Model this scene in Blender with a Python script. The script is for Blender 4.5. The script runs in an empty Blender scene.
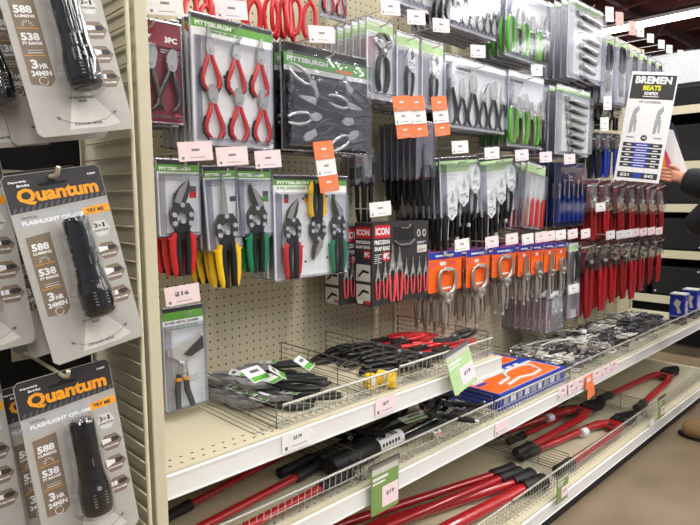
import bpy, math, random
from mathutils import Vector, Matrix
random.seed(7)
S = 0.0254                      # the whole place is measured in inches
COL = bpy.context.scene.collection
PI = math.pi

# ------------------------------------------------------------------ camera
YAW, PIT, ROL, F = .7707, .1099, -.0062, 582.5
CP = Vector((-34.355, -58.689, 12.434))
fw = Vector((math.sin(YAW)*math.cos(PIT), math.cos(YAW)*math.cos(PIT), -math.sin(PIT)))
rt0 = Vector((math.cos(YAW), -math.sin(YAW), 0)); up0 = rt0.cross(fw)
rt = math.cos(ROL)*rt0 + math.sin(ROL)*up0
up = -math.sin(ROL)*rt0 + math.cos(ROL)*up0
cd = bpy.data.cameras.new('camera'); cam = bpy.data.objects.new('camera', cd); COL.objects.link(cam)
cd.sensor_width = 36; cd.lens = F/700*36; cd.clip_start = .02; cd.clip_end = 100
cam.matrix_world = Matrix.Translation(CP*S) @ Matrix((rt, up, -fw)).transposed().to_4x4()
bpy.context.scene.camera = cam

def ray(x, y): return fw + (x-350)/F*rt - (y-262.5)/F*up
def onY(x, y, Y): d = ray(x, y); return CP + d*((Y-CP.y)/d.y)
def onZ(x, y, Z): d = ray(x, y); return CP + d*((Z-CP.z)/d.z)
def onX(x, y, X): d = ray(x, y); return CP + d*((X-CP.x)/d.x)

# ------------------------------------------------------------------ materials
MT = {}
def mat(n, c, rough=.5, metal=0., var=.06, scale=60, coat=0., spec=.5, bump=0.):
    m = bpy.data.materials.new(n); m.use_nodes = True; nt = m.node_tree; b = nt.nodes['Principled BSDF']
    b.inputs['Roughness'].default_value = rough; b.inputs['Metallic'].default_value = metal
    b.inputs['Specular IOR Level'].default_value = spec
    if coat: b.inputs['Coat Weight'].default_value = coat; b.inputs['Coat Roughness'].default_value = .08
    tc = nt.nodes.new('ShaderNodeTexCoord'); no = nt.nodes.new('ShaderNodeTexNoise'); no.inputs['Scale'].default_value = scale
    no.inputs['Detail'].default_value = 3
    nt.links.new(tc.outputs['Object'], no.inputs['Vector'])
    rp = nt.nodes.new('ShaderNodeValToRGB'); e = rp.color_ramp.elements
    e[0].position = .3; e[1].position = .7
    e[0].color = [max(0, x*(1-var)) for x in c]+[1]; e[1].color = [min(1, x*(1+var)) for x in c]+[1]
    nt.links.new(no.outputs['Fac'], rp.inputs['Fac']); nt.links.new(rp.outputs['Color'], b.inputs['Base Color'])
    if bump:
        bn = nt.nodes.new('ShaderNodeBump'); bn.inputs['Strength'].default_value = bump; bn.inputs['Distance'].default_value = .002
        nt.links.new(no.outputs['Fac'], bn.inputs['Height']); nt.links.new(bn.outputs['Normal'], b.inputs['Normal'])
    MT[n] = m; return m
def hexc(h):
    v = [int(h[i:i+2], 16)/255 for i in (0, 2, 4)]
    return [x/12.92 if x <= .04045 else ((x+.055)/1.055)**2.4 for x in v]
for n, h, r, me, kw in [
    ('beige', 'c9c1a6', .45, 0, dict(var=.02)), ('beige_wire', 'd2caab', .4, 0, {}), ('lip', 'e8e8e6', .28, 0, dict(coat=.4, var=.01)),
    ('black', '0c0c0e', .38, 0, {}), ('gloss_black', '0c0c0e', .16, 0, dict(coat=.6)), ('matte_black', '0e0e10', .75, 0, {}), ('rubber', '141416', .55, 0, dict(bump=.3)),
    ('charcoal', '2e2c2e', .5, 0, {}), ('white', 'e6e6e6', .5, 0, {}), ('paper', 'eceaea', .6, 0, {}),
    ('pink', 'f5dde3', .6, 0, {}), ('orange_tag', 'f08150', .6, 0, {}), ('red', 'a8121c', .3, 0, dict(coat=.5)),
    ('maroon', '7d1c2c', .4, 0, dict(coat=.3)), ('red_grip', 'c81f27', .35, 0, dict(coat=.2)), ('soft_red', 'e0555c', .5, 0, {}), ('dull_red', '8e1218', .45, 0, {}),
    ('yellow', 'f0c21a', .4, 0, {}), ('yellow_green', 'e4e02a', .5, 0, {}), ('green', '0f7a52', .4, 0, {}), ('lime', '57a52e', .45, 0, {}), ('leaf', '5c9a3c', .5, 0, {}), ('olive', '7d9a55', .5, 0, {}), ('pale_pink', 'efb0a8', .6, 0, {}), ('wine', '5a121d', .45, 0, {}),
    ('pale_green', 'b5d59c', .5, 0, {}), ('blue', '1d3fa8', .4, 0, {}), ('navy', '17234f', .4, 0, {}), ('orange', 'f2661c', .45, 0, {}),
    ('gold', 'f0a01e', .4, 0, {}), ('taupe', '7c6a58', .5, 0, {}), ('card_silver', 'aaa69f', .42, 0, {}), ('card_light', 'cdc9c2', .42, 0, {}),
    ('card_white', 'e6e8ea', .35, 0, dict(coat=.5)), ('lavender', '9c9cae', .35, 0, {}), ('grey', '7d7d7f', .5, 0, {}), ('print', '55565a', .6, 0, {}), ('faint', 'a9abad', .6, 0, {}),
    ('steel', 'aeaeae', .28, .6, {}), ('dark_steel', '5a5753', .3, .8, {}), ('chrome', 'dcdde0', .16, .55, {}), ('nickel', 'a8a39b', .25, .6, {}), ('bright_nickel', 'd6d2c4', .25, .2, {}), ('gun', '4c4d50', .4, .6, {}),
    ('wire', 'b9b7b0', .3, .35, dict(var=.02)), ('dark_wire', '77746c', .35, .4, {}), ('cloth', '15161a', .8, 0, dict(bump=.6, scale=25)), ('pants', '4f5154', .85, 0, {}), ('skin', 'c98f74', .5, 0, {}),
    ('shoe', '7a5f3e', .8, 0, {}), ('hair', '22180f', .7, 0, {}), ('brown', '3f1712', .8, 0, dict(var=.2, scale=3)), ('rust', '5a2620', .7, 0, {}),
    ('pale_metal', 'c9ccd2', .5, 0, {}), ('cup_blue', '1c2f9e', .35, 0, {}), ('magenta', 'd8486a', .5, 0, {})]:
    mat(n, hexc(h), r, me, **kw)

def clear(n, tint, lo=.018, hi=.28, rough=.1, bs=.12, ns=18):
    m = bpy.data.materials.new(n); m.use_nodes = True; nt = m.node_tree; nt.nodes.clear()
    o = nt.nodes.new('ShaderNodeOutputMaterial'); mx = nt.nodes.new('ShaderNodeMixShader')
    t = nt.nodes.new('ShaderNodeBsdfTransparent'); t.inputs[0].default_value = (*tint, 1)
    g = nt.nodes.new('ShaderNodeBsdfGlossy'); g.inputs['Roughness'].default_value = rough; g.inputs[0].default_value = (.9, .92, .95, 1)
    lw = nt.nodes.new('ShaderNodeLayerWeight'); lw.inputs[0].default_value = .35
    tc = nt.nodes.new('ShaderNodeTexCoord'); no = nt.nodes.new('ShaderNodeTexNoise'); no.inputs['Scale'].default_value = ns
    bn = nt.nodes.new('ShaderNodeBump'); bn.inputs['Strength'].default_value = bs; bn.inputs['Distance'].default_value = .004
    nt.links.new(tc.outputs['Object'], no.inputs['Vector']); nt.links.new(no.outputs['Fac'], bn.inputs['Height']); nt.links.new(bn.outputs['Normal'], g.inputs['Normal'])
    mr = nt.nodes.new('ShaderNodeMapRange'); mr.inputs['To Min'].default_value = lo; mr.inputs['To Max'].default_value = hi
    nt.links.new(lw.outputs['Facing'], mr.inputs['Value']); nt.links.new(mr.outputs[0], mx.inputs[0])
    nt.links.new(t.outputs[0], mx.inputs[1]); nt.links.new(g.outputs[0], mx.inputs[2]); nt.links.new(mx.outputs[0], o.inputs[0])
    MT[n] = m
clear('clear', (.95, .96, .97)); clear('clear_edge', (.5, .5, .6), .3, .6, .25); clear('smoke', (.8, .79, .82), .05, .45); clear('soft_clear', (.97, .97, .98), .015, .4, .12, .1); clear('glint', (.93, .93, .95), .12, .7, .1, .9, 22)

def pegmat():
    m = mat('pegboard', hexc('c4bba0'), .6, var=.02); nt = m.node_tree; b = nt.nodes['Principled BSDF']
    src = b.inputs['Base Color'].links[0].from_socket
    tc = nt.nodes.new('ShaderNodeTexCoord'); mp = nt.nodes.new('ShaderNodeVectorMath'); mp.operation = 'SCALE'; mp.inputs[3].default_value = 1/S
    nt.links.new(tc.outputs['Object'], mp.inputs[0])
    sx = nt.nodes.new('ShaderNodeSeparateXYZ'); nt.links.new(mp.outputs[0], sx.inputs[0])
    def M(op, a, bb=None):
        n = nt.nodes.new('ShaderNodeMath'); n.operation = op
        for i, v in enumerate((a, bb)):
            if v is None: continue
            if isinstance(v, (int, float)): n.inputs[i].default_value = v
            else: nt.links.new(v, n.inputs[i])
        return n.outputs[0]
    # hole centres sit on whole inches
    fx = M('SUBTRACT', M('FRACT', M('ADD', sx.outputs[0], 500.5)), .5); fz = M('SUBTRACT', M('FRACT', M('ADD', sx.outputs[2], 500.5)), .5)
    d = M('SQRT', M('ADD', M('MULTIPLY', fx, fx), M('MULTIPLY', fz, fz)))
    k = M('LESS_THAN', d, .115)
    mx = nt.nodes.new('ShaderNodeMixRGB'); nt.links.new(k, mx.inputs[0]); nt.links.new(src, mx.inputs[1]); mx.inputs[2].default_value = (.012, .009, .006, 1)
    nt.links.new(mx.outputs[0], b.inputs['Base Color'])
pegmat()
def floormat():
    m = mat('floor_concrete', hexc('7d6d58'), .42, var=.09, scale=9, bump=.1); nt = m.node_tree; b = nt.nodes['Principled BSDF']
    src = b.inputs['Base Color'].links[0].from_socket
    tc = nt.nodes.new('ShaderNodeTexCoord'); v = nt.nodes.new('ShaderNodeTexNoise'); v.inputs['Scale'].default_value = 2.2; v.inputs['Detail'].default_value = 8
    nt.links.new(tc.outputs['Object'], v.inputs['Vector'])
    rp = nt.nodes.new('ShaderNodeValToRGB'); rp.color_ramp.elements[0].position = .35; rp.color_ramp.elements[1].position = .65
    rp.color_ramp.elements[0].color = (.72, .7, .68, 1); rp.color_ramp.elements[1].color = (1, 1, 1, 1)
    nt.links.new(v.outputs['Fac'], rp.inputs[0])
    mx = nt.nodes.new('ShaderNodeMixRGB'); mx.blend_type = 'MULTIPLY'; mx.inputs[0].default_value = 1
    nt.links.new(src, mx.inputs[1]); nt.links.new(rp.outputs[0], mx.inputs[2]); nt.links.new(mx.outputs[0], b.inputs['Base Color'])
floormat()
def emit(n, c, s):
    m = bpy.data.materials.new(n); m.use_nodes = True; b = m.node_tree.nodes['Principled BSDF']
    b.inputs['Emission Color'].default_value = (*c, 1); b.inputs['Emission Strength'].default_value = s; b.inputs['Base Color'].default_value = (.9, .9, .9, 1); MT[n] = m
emit('lamp', (1, .98, .95), 9)

# ------------------------------------------------------------------ mesh builder
_tc = {}
def text_mesh(s):
    if s in _tc: return _tc[s]
    c = bpy.data.curves.new('t', 'FONT'); c.body = s; c.size = 1; c.offset = .042; c.resolution_u = 2
    o = bpy.data.objects.new('t', c); me = bpy.data.meshes.new_from_object(o)
    vs = [(v.co.x, v.co.y) for v in me.vertices]; fs = [tuple(p.vertices) for p in me.polygons]
    bpy.data.objects.remove(o); bpy.data.meshes.remove(me); bpy.data.curves.remove(c)
    x0 = min(v[0] for v in vs); x1 = max(v[0] for v in vs); y0 = min(v[1] for v in vs); y1 = max(v[1] for v in vs)
    r = ([((x-x0)/(x1-x0), (y-y0)/(y1-y0)) for x, y in vs], fs); _tc[s] = r; return r

class MB:
    def __init__(s): s.v = []; s.f = []; s.T = Matrix.Identity(4)
    def add(s, vs, fs, m, smooth=False):
        b = len(s.v); s.v += [s.T @ Vector(v) for v in vs]
        s.f += [(tuple(b+i for i in f), m, smooth) for f in fs]
    def box(s, x0, x1, y0, y1, z0, z1, m):
        vs = [(x, y, z) for x in (x0, x1) for y in (y0, y1) for z in (z0, z1)]
        s.add(vs, [(0, 1, 3, 2), (4, 6, 7, 5), (0, 4, 5, 1), (2, 3, 7, 6), (0, 2, 6, 4), (1, 5, 7, 3)], m)
    def prism(s, poly, y0, y1, m, smooth=False):      # polygon in XZ, extruded along Y
        n = len(poly); vs = [(x, y0, z) for x, z in poly]+[(x, y1, z) for x, z in poly]
        fs = [tuple(range(n)), tuple(range(2*n-1, n-1, -1))]
        s.add(vs, fs, m); s.add(vs, [(i, i+n, (i+1) % n+n, (i+1) % n) for i in range(n)], m, smooth)
    def disc(s, x, z, rx, rz, y0, y1, m, n=14):
        s.prism([(x+rx*math.cos(2*PI*i/n), z+rz*math.sin(2*PI*i/n)) for i in range(n)], y0, y1, m, True)
    def sweep(s, pts, rad, m, n=8, flat=1., ref=(0, 1, 0), cap=True):
        P = [Vector(p) for p in pts]; ref = Vector(ref); vs = []; fs = []; k = len(P)
        if not hasattr(rad, '__len__'): rad = [rad]*k
        for i in range(k):
            t = (P[min(i+1, k-1)]-P[max(i-1, 0)]).normalized()
            rr = ref if abs(t.dot(ref)) < .95 else Vector((0, 0, 1)) if abs(t.z) < .9 else Vector((1, 0, 0))
            a = rr.cross(t).normalized(); b = t.cross(a).normalized()
            for j in range(n):
                th = 2*PI*(j+.5)/n; vs.append(P[i]+a*math.cos(th)*rad[i]+b*math.sin(th)*rad[i]*flat)
        for i in range(k-1):
            for j in range(n): fs.append((i*n+j, i*n+(j+1) % n, (i+1)*n+(j+1) % n, (i+1)*n+j))
        s.add(vs, fs, m, n > 4)
        if cap: s.add(vs, [tuple(range(n)), tuple(range((k-1)*n, k*n))], m)
    def wire(s, a, b, r, m, n=4): s.sweep([a, b], r, m, n)
    def text(s, t, x, z, w, h, y, m, shear=0, cx=False):   # (x,z) lower left, front faces -Y
        vs, fs = text_mesh(t)
        if cx: x -= w/2
        s.add([(x+u*w+v*h*shear, y, z+v*h) for u, v in vs], fs, m)
    def dec(s, x0, z0, x1, z1, y, m): s.add([(x0, y, z0), (x1, y, z0), (x1, y, z1), (x0, y, z1)], [(0, 1, 2, 3)], m)
    def dpoly(s, poly, y, m): s.add([(a, y, b) for a, b in poly], [tuple(range(len(poly)))], m)
    def build(s, name, parent=None, bevel=0, loc=None):
        me = bpy.data.meshes.new(name); me.from_pydata([tuple(v*S) for v in s.v], [], [f[0] for f in s.f])
        ms = []
        for i, f in enumerate(s.f):
            if f[1] not in ms: ms.append(f[1]); me.materials.append(MT[f[1]])
            me.polygons[i].material_index = ms.index(f[1]); me.polygons[i].use_smooth = f[2]
        me.update()
        o = bpy.data.objects.new(name, me); COL.objects.link(o); o.parent = parent
        if bevel:
            b = o.modifiers.new('b', 'BEVEL'); b.width = bevel*S; b.segments = 2; b.limit_method = 'ANGLE'
        if loc: o.location = Vector(loc)*S
        return o
def tag(o, label=None, cat=None, group=None, kind=None):
    if label: o['label'] = label
    if cat: o['category'] = cat
    if group: o['group'] = group
    if kind: o['kind'] = kind
    return o
def thing(name, label, cat, loc=(0, 0, 0), group=None, rot=(0, 0, 0)):
    o = bpy.data.objects.new(name, None); COL.objects.link(o); o.empty_display_size = .02
    o.location = Vector(loc)*S; o.rotation_euler = rot; return tag(o, label, cat, group)
def kids(o): return [c for c in bpy.data.objects if c.parent == o]
def copy_tree(o, parent=None, tree=None):
    tree = tree or snap(o); c = tree[0].copy(); COL.objects.link(c); c.parent = parent
    for ch in tree[1]: copy_tree(None, c, ch)
    return c
def snap(o): return (o, [snap(c) for c in kids(o)])
ORD = ['frontmost', 'second', 'third', 'fourth', 'fifth', 'sixth', 'seventh', 'eighth', 'ninth', 'tenth']

# ------------------------------------------------------------------ the setting
def struct(name, mb, kind='structure'): o = mb.build(name); o['kind'] = kind; return o
FL = -34.
m = MB(); m.box(-260, 520, -300, 260, FL-1, FL, 'floor_concrete'); struct('floor', m)
m = MB(); m.box(-260, 520, -300, 260, 140, 142, 'brown')
for x in range(-240, 520, 60): m.box(x, x+5, -300, 260, 126, 140, 'rust')
for y in range(-280, 260, 90): m.box(-260, 520, y, y+3, 120, 126, 'brown')
struct('ceiling', m)
for k, (x0, y0, x1, y1) in enumerate([(240, 10, 400, 90), (200, 60, 420, 20), (260, 90, 300, -60), (300, 10, 330, 120)]):
    m = MB(); m.wire((x0, y0, 119), (x1, y1, 119), .7, 'rust', 6); struct('trim_%d' % (k+1), m)
m = MB(); m.box(-15.6, 128.4, 0, .25, FL+4, 50, 'pegboard'); struct('wall_back', m)
XS = (-15.6, 32.4, 80.4, 128.4)
def upright(x, lab):
    t = thing('upright_post', lab, 'post', (x, 0, FL), 'gondola uprights')
    m = MB(); m.box(-.65, .65, -.35, 0, 0, 84, 'beige'); m.build('column', t)
    m = MB()
    for k in range(0, 82): m.box(-.1, .1, -.36, -.34, 1+k, 1.55+k, 'matte_black')
    m.build('slot_strip', t); return t
upright(32.4, 'beige slotted upright post between the first and second pegboard bays')
upright(80.4, 'beige slotted upright post between the second and third pegboard bays')
upright(128., 'beige slotted upright post at the far end of the pegboard run')

# shelves
def shelf(name, lab, x0, x1, ztop, yf, lip, lipz=1.8, group=None):
    t = thing(name, lab, 'shelf', ((x0+x1)/2, -yf/2*0, ztop), group); w = (x1-x0)/2-.06
    m = MB(); m.box(-w, w, -yf+.3, -.4, -.5, 0, 'beige')
    m.box(-w, w, -yf+.25, -yf+.45, -.2, .25, 'beige'); m.build('deck', t)
    m = MB(); n = int(2*w)
    for k in range(n):
        m.box(-w+.6+k-.12, -w+.6+k+.12, -yf+1.45, -yf+1.6, 0, .02, 'matte_black')
        m.box(-w+1.1+k-.12, -w+1.1+k+.12, -yf+2.5, -yf+2.65, 0, .02, 'matte_black')
    m.build('slot_row', t)
    m = MB(); m.box(-w, w, -yf-.12, -yf+.18, -lipz, .1, 'lip'); m.box(-w, w, -yf-.2, -yf-.1, -.1, .12, 'lip'); m.box(-w, w, -yf-.2, -yf-.1, -lipz, -lipz+.15, 'lip')
    m.build('price_rail', t, .04)
    if name == 'metal_shelf':
        for s in (-1, 1):
            m = MB(); m.prism([(0, 0)], 0, 0, 'beige') if 0 else m.add([(s*(w-.3), -.4, -.5), (s*(w-.3), -.4, -4), (s*(w-.3), -yf+2, -.9), (s*(w-.3), -yf+2, -.5),
                     (s*(w-.1), -.4, -.5), (s*(w-.1), -.4, -4), (s*(w-.1), -yf+2, -.9), (s*(w-.1), -yf+2, -.5)],
                     [(0, 1, 2, 3), (4, 7, 6, 5), (0, 4, 5, 1), (1, 5, 6, 2), (2, 6, 7, 3)], 'beige'); m.build('bracket', t)
    return t
ZA, ZB, ZC = -8.6, -17.5, -30.6
shelf('metal_shelf', 'upper beige metal shelf with white price rail holding the grey clamps', XS[0], XS[1], ZA, 18.6, 1)
shelf('metal_shelf', 'middle beige shelf under the upper shelf with black tools and red bolt cutters', XS[0], XS[1], ZB, 18.6, 1)
shelf('metal_shelf', 'middle beige shelf of the second bay holding orange trays and shiny clamps', XS[1], XS[2], ZB, 18.6, 1)
shelf('metal_shelf', 'middle beige shelf of the third bay with loose tools and blue tins', XS[2], XS[3], ZB, 18.6, 1)
for i in range(3):
    t = shelf('base_deck', ['beige bottom deck nearest the viewer, almost empty with a wire divider', 'beige bottom deck of the second bay under several bolt cutters', 'beige bottom deck of the farthest bay with one bolt cutter'][i], XS[i], XS[i+1], ZC, 22.3, 1)
    m = MB(); m.box(-23.9, 23.9, -22.1, -21.7, FL-ZC+.02, -1.7, 'matte_black'); m.build('kick_plate', t)

# wire fences and dividers
def fence(lab, x0, x1, z, y, h, gap=.8, tilt=.2):
    t = thing('wire_fence', lab, 'shelf fence', ((x0+x1)/2, y, z)); w = (x1-x0)/2; m = MB(); k = int(2*w/gap)
    for i in range(k+1):
        x = -w+i*2*w/k; m.sweep([(x, 1.4, .06), (x, 0, .06), (x, -tilt, h)], .045, 'wire', 4)
    m.build('upright_wires', t)['kind'] = 'stuff'
    m = MB()
    for (yy, zz, r) in ((-tilt, h, .15), (-tilt*.45, h*.45, .05), (0, .08, .06), (1.4, .08, .06)): m.wire((-w, yy, zz), (w, yy, zz), r, 'wire', 6)
    m.build('rail', t); return t
def divider(lab, x, z, y0, y1, h, n=6, floor=True):
    t = thing('wire_divider', lab, 'shelf divider', (x, (y0+y1)/2, z)); w = (y1-y0)/2; m = MB()
    for i in range(n): m.wire((0, -w, .1+h*i/(n-1)), (0, w, .1+h*i/(n-1)), .05 if i < n-1 else .08, 'dark_wire')
    for k in range(4):
        yy = -w+2*w*k/3; m.wire((0, yy, 0), (0, yy, h+.1), .06, 'dark_wire')
    m.build('side_panel', t)
    if floor:
        m = MB()
        for i in range(8): m.wire((-2.2+i*.62, -w, .06), (-2.2+i*.62, w, .06), .045, 'wire')
        for yy in (-w+.5, w-.5): m.wire((-2.2, yy, .05), (2.2, yy, .05), .05, 'wire')
        m.build('foot_panel', t)
    return t
fence('wire fence along the upper shelf in front of the grey clamps', -3, 12.8, ZA, -17.3, 2.3)
fence('wire fence along the upper shelf in front of the red and black pliers', 13.2, 31.8, ZA, -17.3, 2.5)
fence('long wire fence on the middle shelf of the nearest bay', -15, 32.2, ZB, -17.4, 2.5)
fence('wire fence on the middle shelf in front of the orange trays', 32.7, 55.5, ZB, -17.4, 2.5)
fence('wire fence holding back the heap of shiny clamps', 56, 80.2, ZB, -17.4, 2.6)
fence('farthest wire fence on the middle shelf beside the blue tins', 80.7, 126, ZB, -17.4, 2.6)
fence('wire fence on the bottom deck nearest the viewer', 6, 32.2, ZC, -20.4, 2.6)
fence('wire fence on the bottom deck before the thick bolt cutters', 32.7, 79.6, ZC, -20.4, 2.6)
fence('wire fence on the farthest bottom deck', 80.7, 126, ZC, -20.4, 2.6)
divider('wire divider left of the grey clamps on the upper shelf', -3.4, ZA, -17, -4, 2.6)
divider('wire divider between the grey clamps and the yellow tape packs', 9.1, ZA, -17, -1.5, 3.1)
divider('wire divider left of the red and black pliers', 16.8, ZA, -17, -1.2, 3.2)
divider('wire divider at the right end of the upper shelf', 31.6, ZA, -17, -1.2, 3.2)
divider('wire divider in front of the black pry bars on the middle shelf', 7.5, ZB, -17, -2, 3)
divider('wire divider between the black tools and the orange trays', 32.9, ZB, -17, -1.5, 3)
divider('wire divider between the orange trays and the shiny clamps', 56.2, ZB, -17, -1.5, 3)
divider('wire divider among the shiny clamps in the second bay', 68.5, ZB, -17, -1.5, 3)
divider('wire divider at the start of the third middle shelf', 80.9, ZB, -17, -1.5, 3)
divider('wire divider among the dark tools of the third bay', 97, ZB, -17, -1.5, 3.4)
divider('wire divider on the bottom deck before the stacked bolt cutters', 50.3, ZC, -20, -5, 3.2, 8)
divider('wire divider on the bottom deck between the two bolt cutter piles', 84, ZC, -20, -5, 3.2, 8)
divider('wire divider deep in the bottom deck under the middle shelf', 36, ZC, -20, -3, 3.2, 7, False) if 0 else None

# ------------------------------------------------------------------ left display: side panel, wire grid, flashlights
XP = -18.55
m = MB(); m.box(XP-.75, XP, -25.6, 0, FL, 50, 'beige'); t = thing('end_panel', 'tall beige sheet metal end panel beside the flashlight display', 'panel', (0, 0, 0)); m.build('sheet', t)
m = MB(); m.box(XP-.77, XP+.02, -26., -25.6, FL, 50, 'beige'); m.build('front_edge', t, .08)
t = thing('wire_grid', 'beige wire side grid of the flashlight display against the end panel', 'wire rack', (XP-1.3, -22, 0))
m = MB()
k = 0; z = -33.
while z < 48: m.sweep([(0, 3.2, z), (0, -4.2, z)], .062, 'beige_wire', 6); z += 1.02
m.build('cross_wires', t)
m = MB()
for y in (-4.2, 3.3): m.wire((0, y, FL), (0, y, 49), .13, 'beige_wire', 8)
m.build('frame', t)
m = MB(); m.box(-62, XP-1.6, -18.9, -18.4, FL, 50, 'matte_black'); t = thing('partition_panel', 'dark back panel of the flashlight display behind the hanging cards', 'panel'); m.build('sheet', t)

def hexg(mb, x, z, r, y, mt, ratio=1.): mb.dpoly([(x+r*math.cos(PI/3*i), z+r*ratio*math.sin(PI/3*i)) for i in range(6)], y, mt)
def flashlight_card(label):
    w, h = 4.95, 9.9; t = thing('flashlight_pack', label, 'flashlight', group='flashlight packs on the left display'); m = MB()
    c = .22; hw = w/2
    m.prism([(-hw+c, 0), (hw-c, 0), (hw, c), (hw, h-c), (hw-c, h), (-hw+c, h), (-hw, h-c), (-hw, c)], -.03, .03, 'card_silver')
    y = -.04
    m.dpoly([(-hw+.03, h-1.95), (hw-.03, h-1.75), (hw-.03, h-c), (hw-c, h-.03), (-hw+c, h-.03), (-hw+.03, h-c)], y, 'charcoal')
    for i in range(16):
        x = -hw+.1+i*.3; m.dpoly([(x, h-1.95+i*.012), (x+.13, h-1.95+i*.012), (x+.28, h-1.68+i*.012), (x+.15, h-1.68+i*.012)], y-.005, 'print')
    m.text('Quantum', -hw+.5, h-1.62, 4.1, .88, y-.01, 'gold')
    m.text('Dependably', -hw+.28, h-.46, .85, .13, y-.01, 'white', .1); m.text('Bright', -hw+.62, h-.7, .6, .17, y-.01, 'white', .1)
    m.text('56889', hw-.75, h-.5, .45, .11, y-.01, 'white')
    m.dec(-.85, h-.74, .55, h-.6, y-.015, 'matte_black'); m.disc(-.15, h-.6, .22, .13, y-.02, y-.015, 'matte_black')
    m.dpoly([(-hw+.03, h-2.75), (hw*.35, h-2.55), (hw*.45, h-1.98), (-hw+.03, h-2.15)], y-.004, 'faint')
    m.text('TACTICAL', -hw+.4, h-2.28, .8, .13, y-.01, 'print'); m.text('FLASHLIGHT QFL-588', -hw+.4, h-2.62, 3.1, .25, y-.01, 'white')
    m.dpoly([(hw-1.65, h-2.42), (hw-1.45, h-2.22), (hw-.05, h-2.16), (hw-.05, h-2.58), (hw-1.45, h-2.62)], y-.004, 'gold'); m.text('TRY ME', hw-1.3, h-2.5, .95, .2, y-.01, 'charcoal')
    m.dpoly([(-hw+.35, .95+1.6), (-hw+1.25, 2.45), (-hw+1.55, 2.75), (-hw+1.55, h-3.1), (-hw+.35, h-3.2)], y-.004, 'taupe')
    xx = -hw+.42
    for zz, a, b in ((h-3.95, '588', 'LUMENS'), (h-5.25, '538', 'FT RANGE')):
        m.text(a, xx+.08, zz, .85, .38, y-.01, 'white'); m.text(b, xx+.08, zz-.2, .9, .15, y-.01, 'white'); m.dec(xx, zz-.72, xx+1, zz-.69, y-.01, 'gold')
    for q in range(7):
        a = PI*q/6; cx, cz = xx+.52, h-4.52; m.dpoly([(cx+.15*math.cos(a-.08), cz+.15*math.sin(a-.08)), (cx+.27*math.cos(a-.05), cz+.27*math.sin(a-.05)), (cx+.27*math.cos(a+.05), cz+.27*math.sin(a+.05)), (cx+.15*math.cos(a+.08), cz+.15*math.sin(a+.08))], y-.01, 'white')
    m.dec(xx+.2, h-5.85, xx+.9, h-5.82, y-.01, 'white'); m.dec(xx+.2, h-5.72, xx+.9, h-5.7, y-.01, 'white')
    m.text('3', xx+.18, h-6.6, .32, .45, y-.01, 'white'); m.text('HR', xx+.55, h-6.6, .4, .25, y-.01, 'white')
    m.text('24MIN', xx+.08, h-6.95, .95, .26, y-.01, 'white'); m.text('RUN TIME', xx+.08, h-7.12, .95, .12, y-.01, 'white') if 0 else None
    m.sweep([(xx+.55+.2*math.cos(a/10*PI), y-.01, h-7.2+.2*math.sin(a/10*PI)) for a in range(2, 21)], .02, 'white', 4)
    # beam artwork
    m.dpoly([(-.3, 2.1), (.5, 2.1), (1.0, .25), (-.9, .25)], y-.003, 'card_light'); m.dpoly([(-.3, 2.1), (-1.5, .35), (-.9, .25)], y-.003, 'card_silver'); m.dpoly([(.5, 2.1), (1.8, .4), (1.0, .25)], y-.003, 'card_light')
    m.text('ULTRA-FOCUSED', -.55, 1.75, 1.3, .13, y-.01, 'print'); m.text('MODE', -.1, 1.58, .4, .12, y-.01, 'print'); m.text('STANDARD MODE', -.6, .42, 1.4, .13, y-.01, 'print')
    m.sweep([(-1.3, y-.01, .85), (-.8, y-.01, .6), (.1, y-.01, .5), (1., y-.01, .62), (1.6, y-.01, .95)], .015, 'print', 4)
    m.dpoly([(-1.42, .95), (-1.2, .88), (-1.3, .74)], y-.01, 'print'); m.dpoly([(1.72, 1.05), (1.5, .98), (1.6, .84)], y-.01, 'print')
    # right hand icons
    hexg(m, hw-.78, h-3.45, .62, y-.004, 'faint', .95); hexg(m, hw-.78, h-3.45, .5, y-.006, 'card_light', .95)
    m.text('3', hw-1.12, h-3.4, .18, .26, y-.01, 'charcoal'); m.text('in', hw-.9, h-3.35, .16, .14, y-.01, 'charcoal'); m.text('1', hw-.66, h-3.4, .12, .26, y-.01, 'charcoal'); m.text('FUNCTION', hw-1.16, h-3.62, .76, .12, y-.01, 'charcoal')
    for q, zz in enumerate((h-4.7, h-5.95, h-7.2)):
        hexg(m, hw-.72, zz, .64, y-.004, 'taupe', .8); hexg(m, hw-.5, zz+.12, .3, y-.006, 'charcoal', .5)
        if q == 2:
            for e in (0, .22): m.dec(hw-1.2+e, zz, hw-1.02+e, zz+.24, y-.01, 'white')
        else: m.dpoly([(hw-1.2, zz-.02-.08*q), (hw-.7, zz+.04), (hw-.7, zz+.22), (hw-1.2, zz+.28+.06*q)], y-.01, 'white')
        m.text(['ULTRA-FOCUSED', 'STANDARD', 'STROBE'][q], hw-1.15, zz-.25, .85, .1, y-.01, 'white')
    m.build('card', t)
    # flashlight body (lathe about Z)
    m = MB(); prof = [(2.05, .62), (2.1, .76), (2.3, .8), (2.32, .76), (2.45, .76), (2.47, .82), (3.3, .84), (3.9, .74), (3.92, .68), (4.0, .68), (4.02, .7), (4.6, .64), (4.62, .58), (4.7, .58), (4.72, .63), (5.3, .63), (5.32, .58), (5.42, .58), (5.44, .63), (6.3, .63), (6.32, .58), (6.4, .58), (6.42, .64), (7.1, .64), (7.25, .5)]
    for (z, r), (z2, r2) in zip(prof[:-1], prof[1:]): m.sweep([(.15, -.92, z), (.15, -.92, z2)], [r, r2], 'gloss_black', 24, ref=(0, 1, 0), cap=False)
    m.sweep([(.15, -.92, 7.25), (.15, -.92, 7.26)], .5, 'gloss_black', 24)
    for q in range(6): m.box(.15-.02, .15+.02, -1.58, -1.54, 4.75+q*.08, 4.79+q*.08, 'grey')
    f = m.build('flashlight', t)
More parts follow.
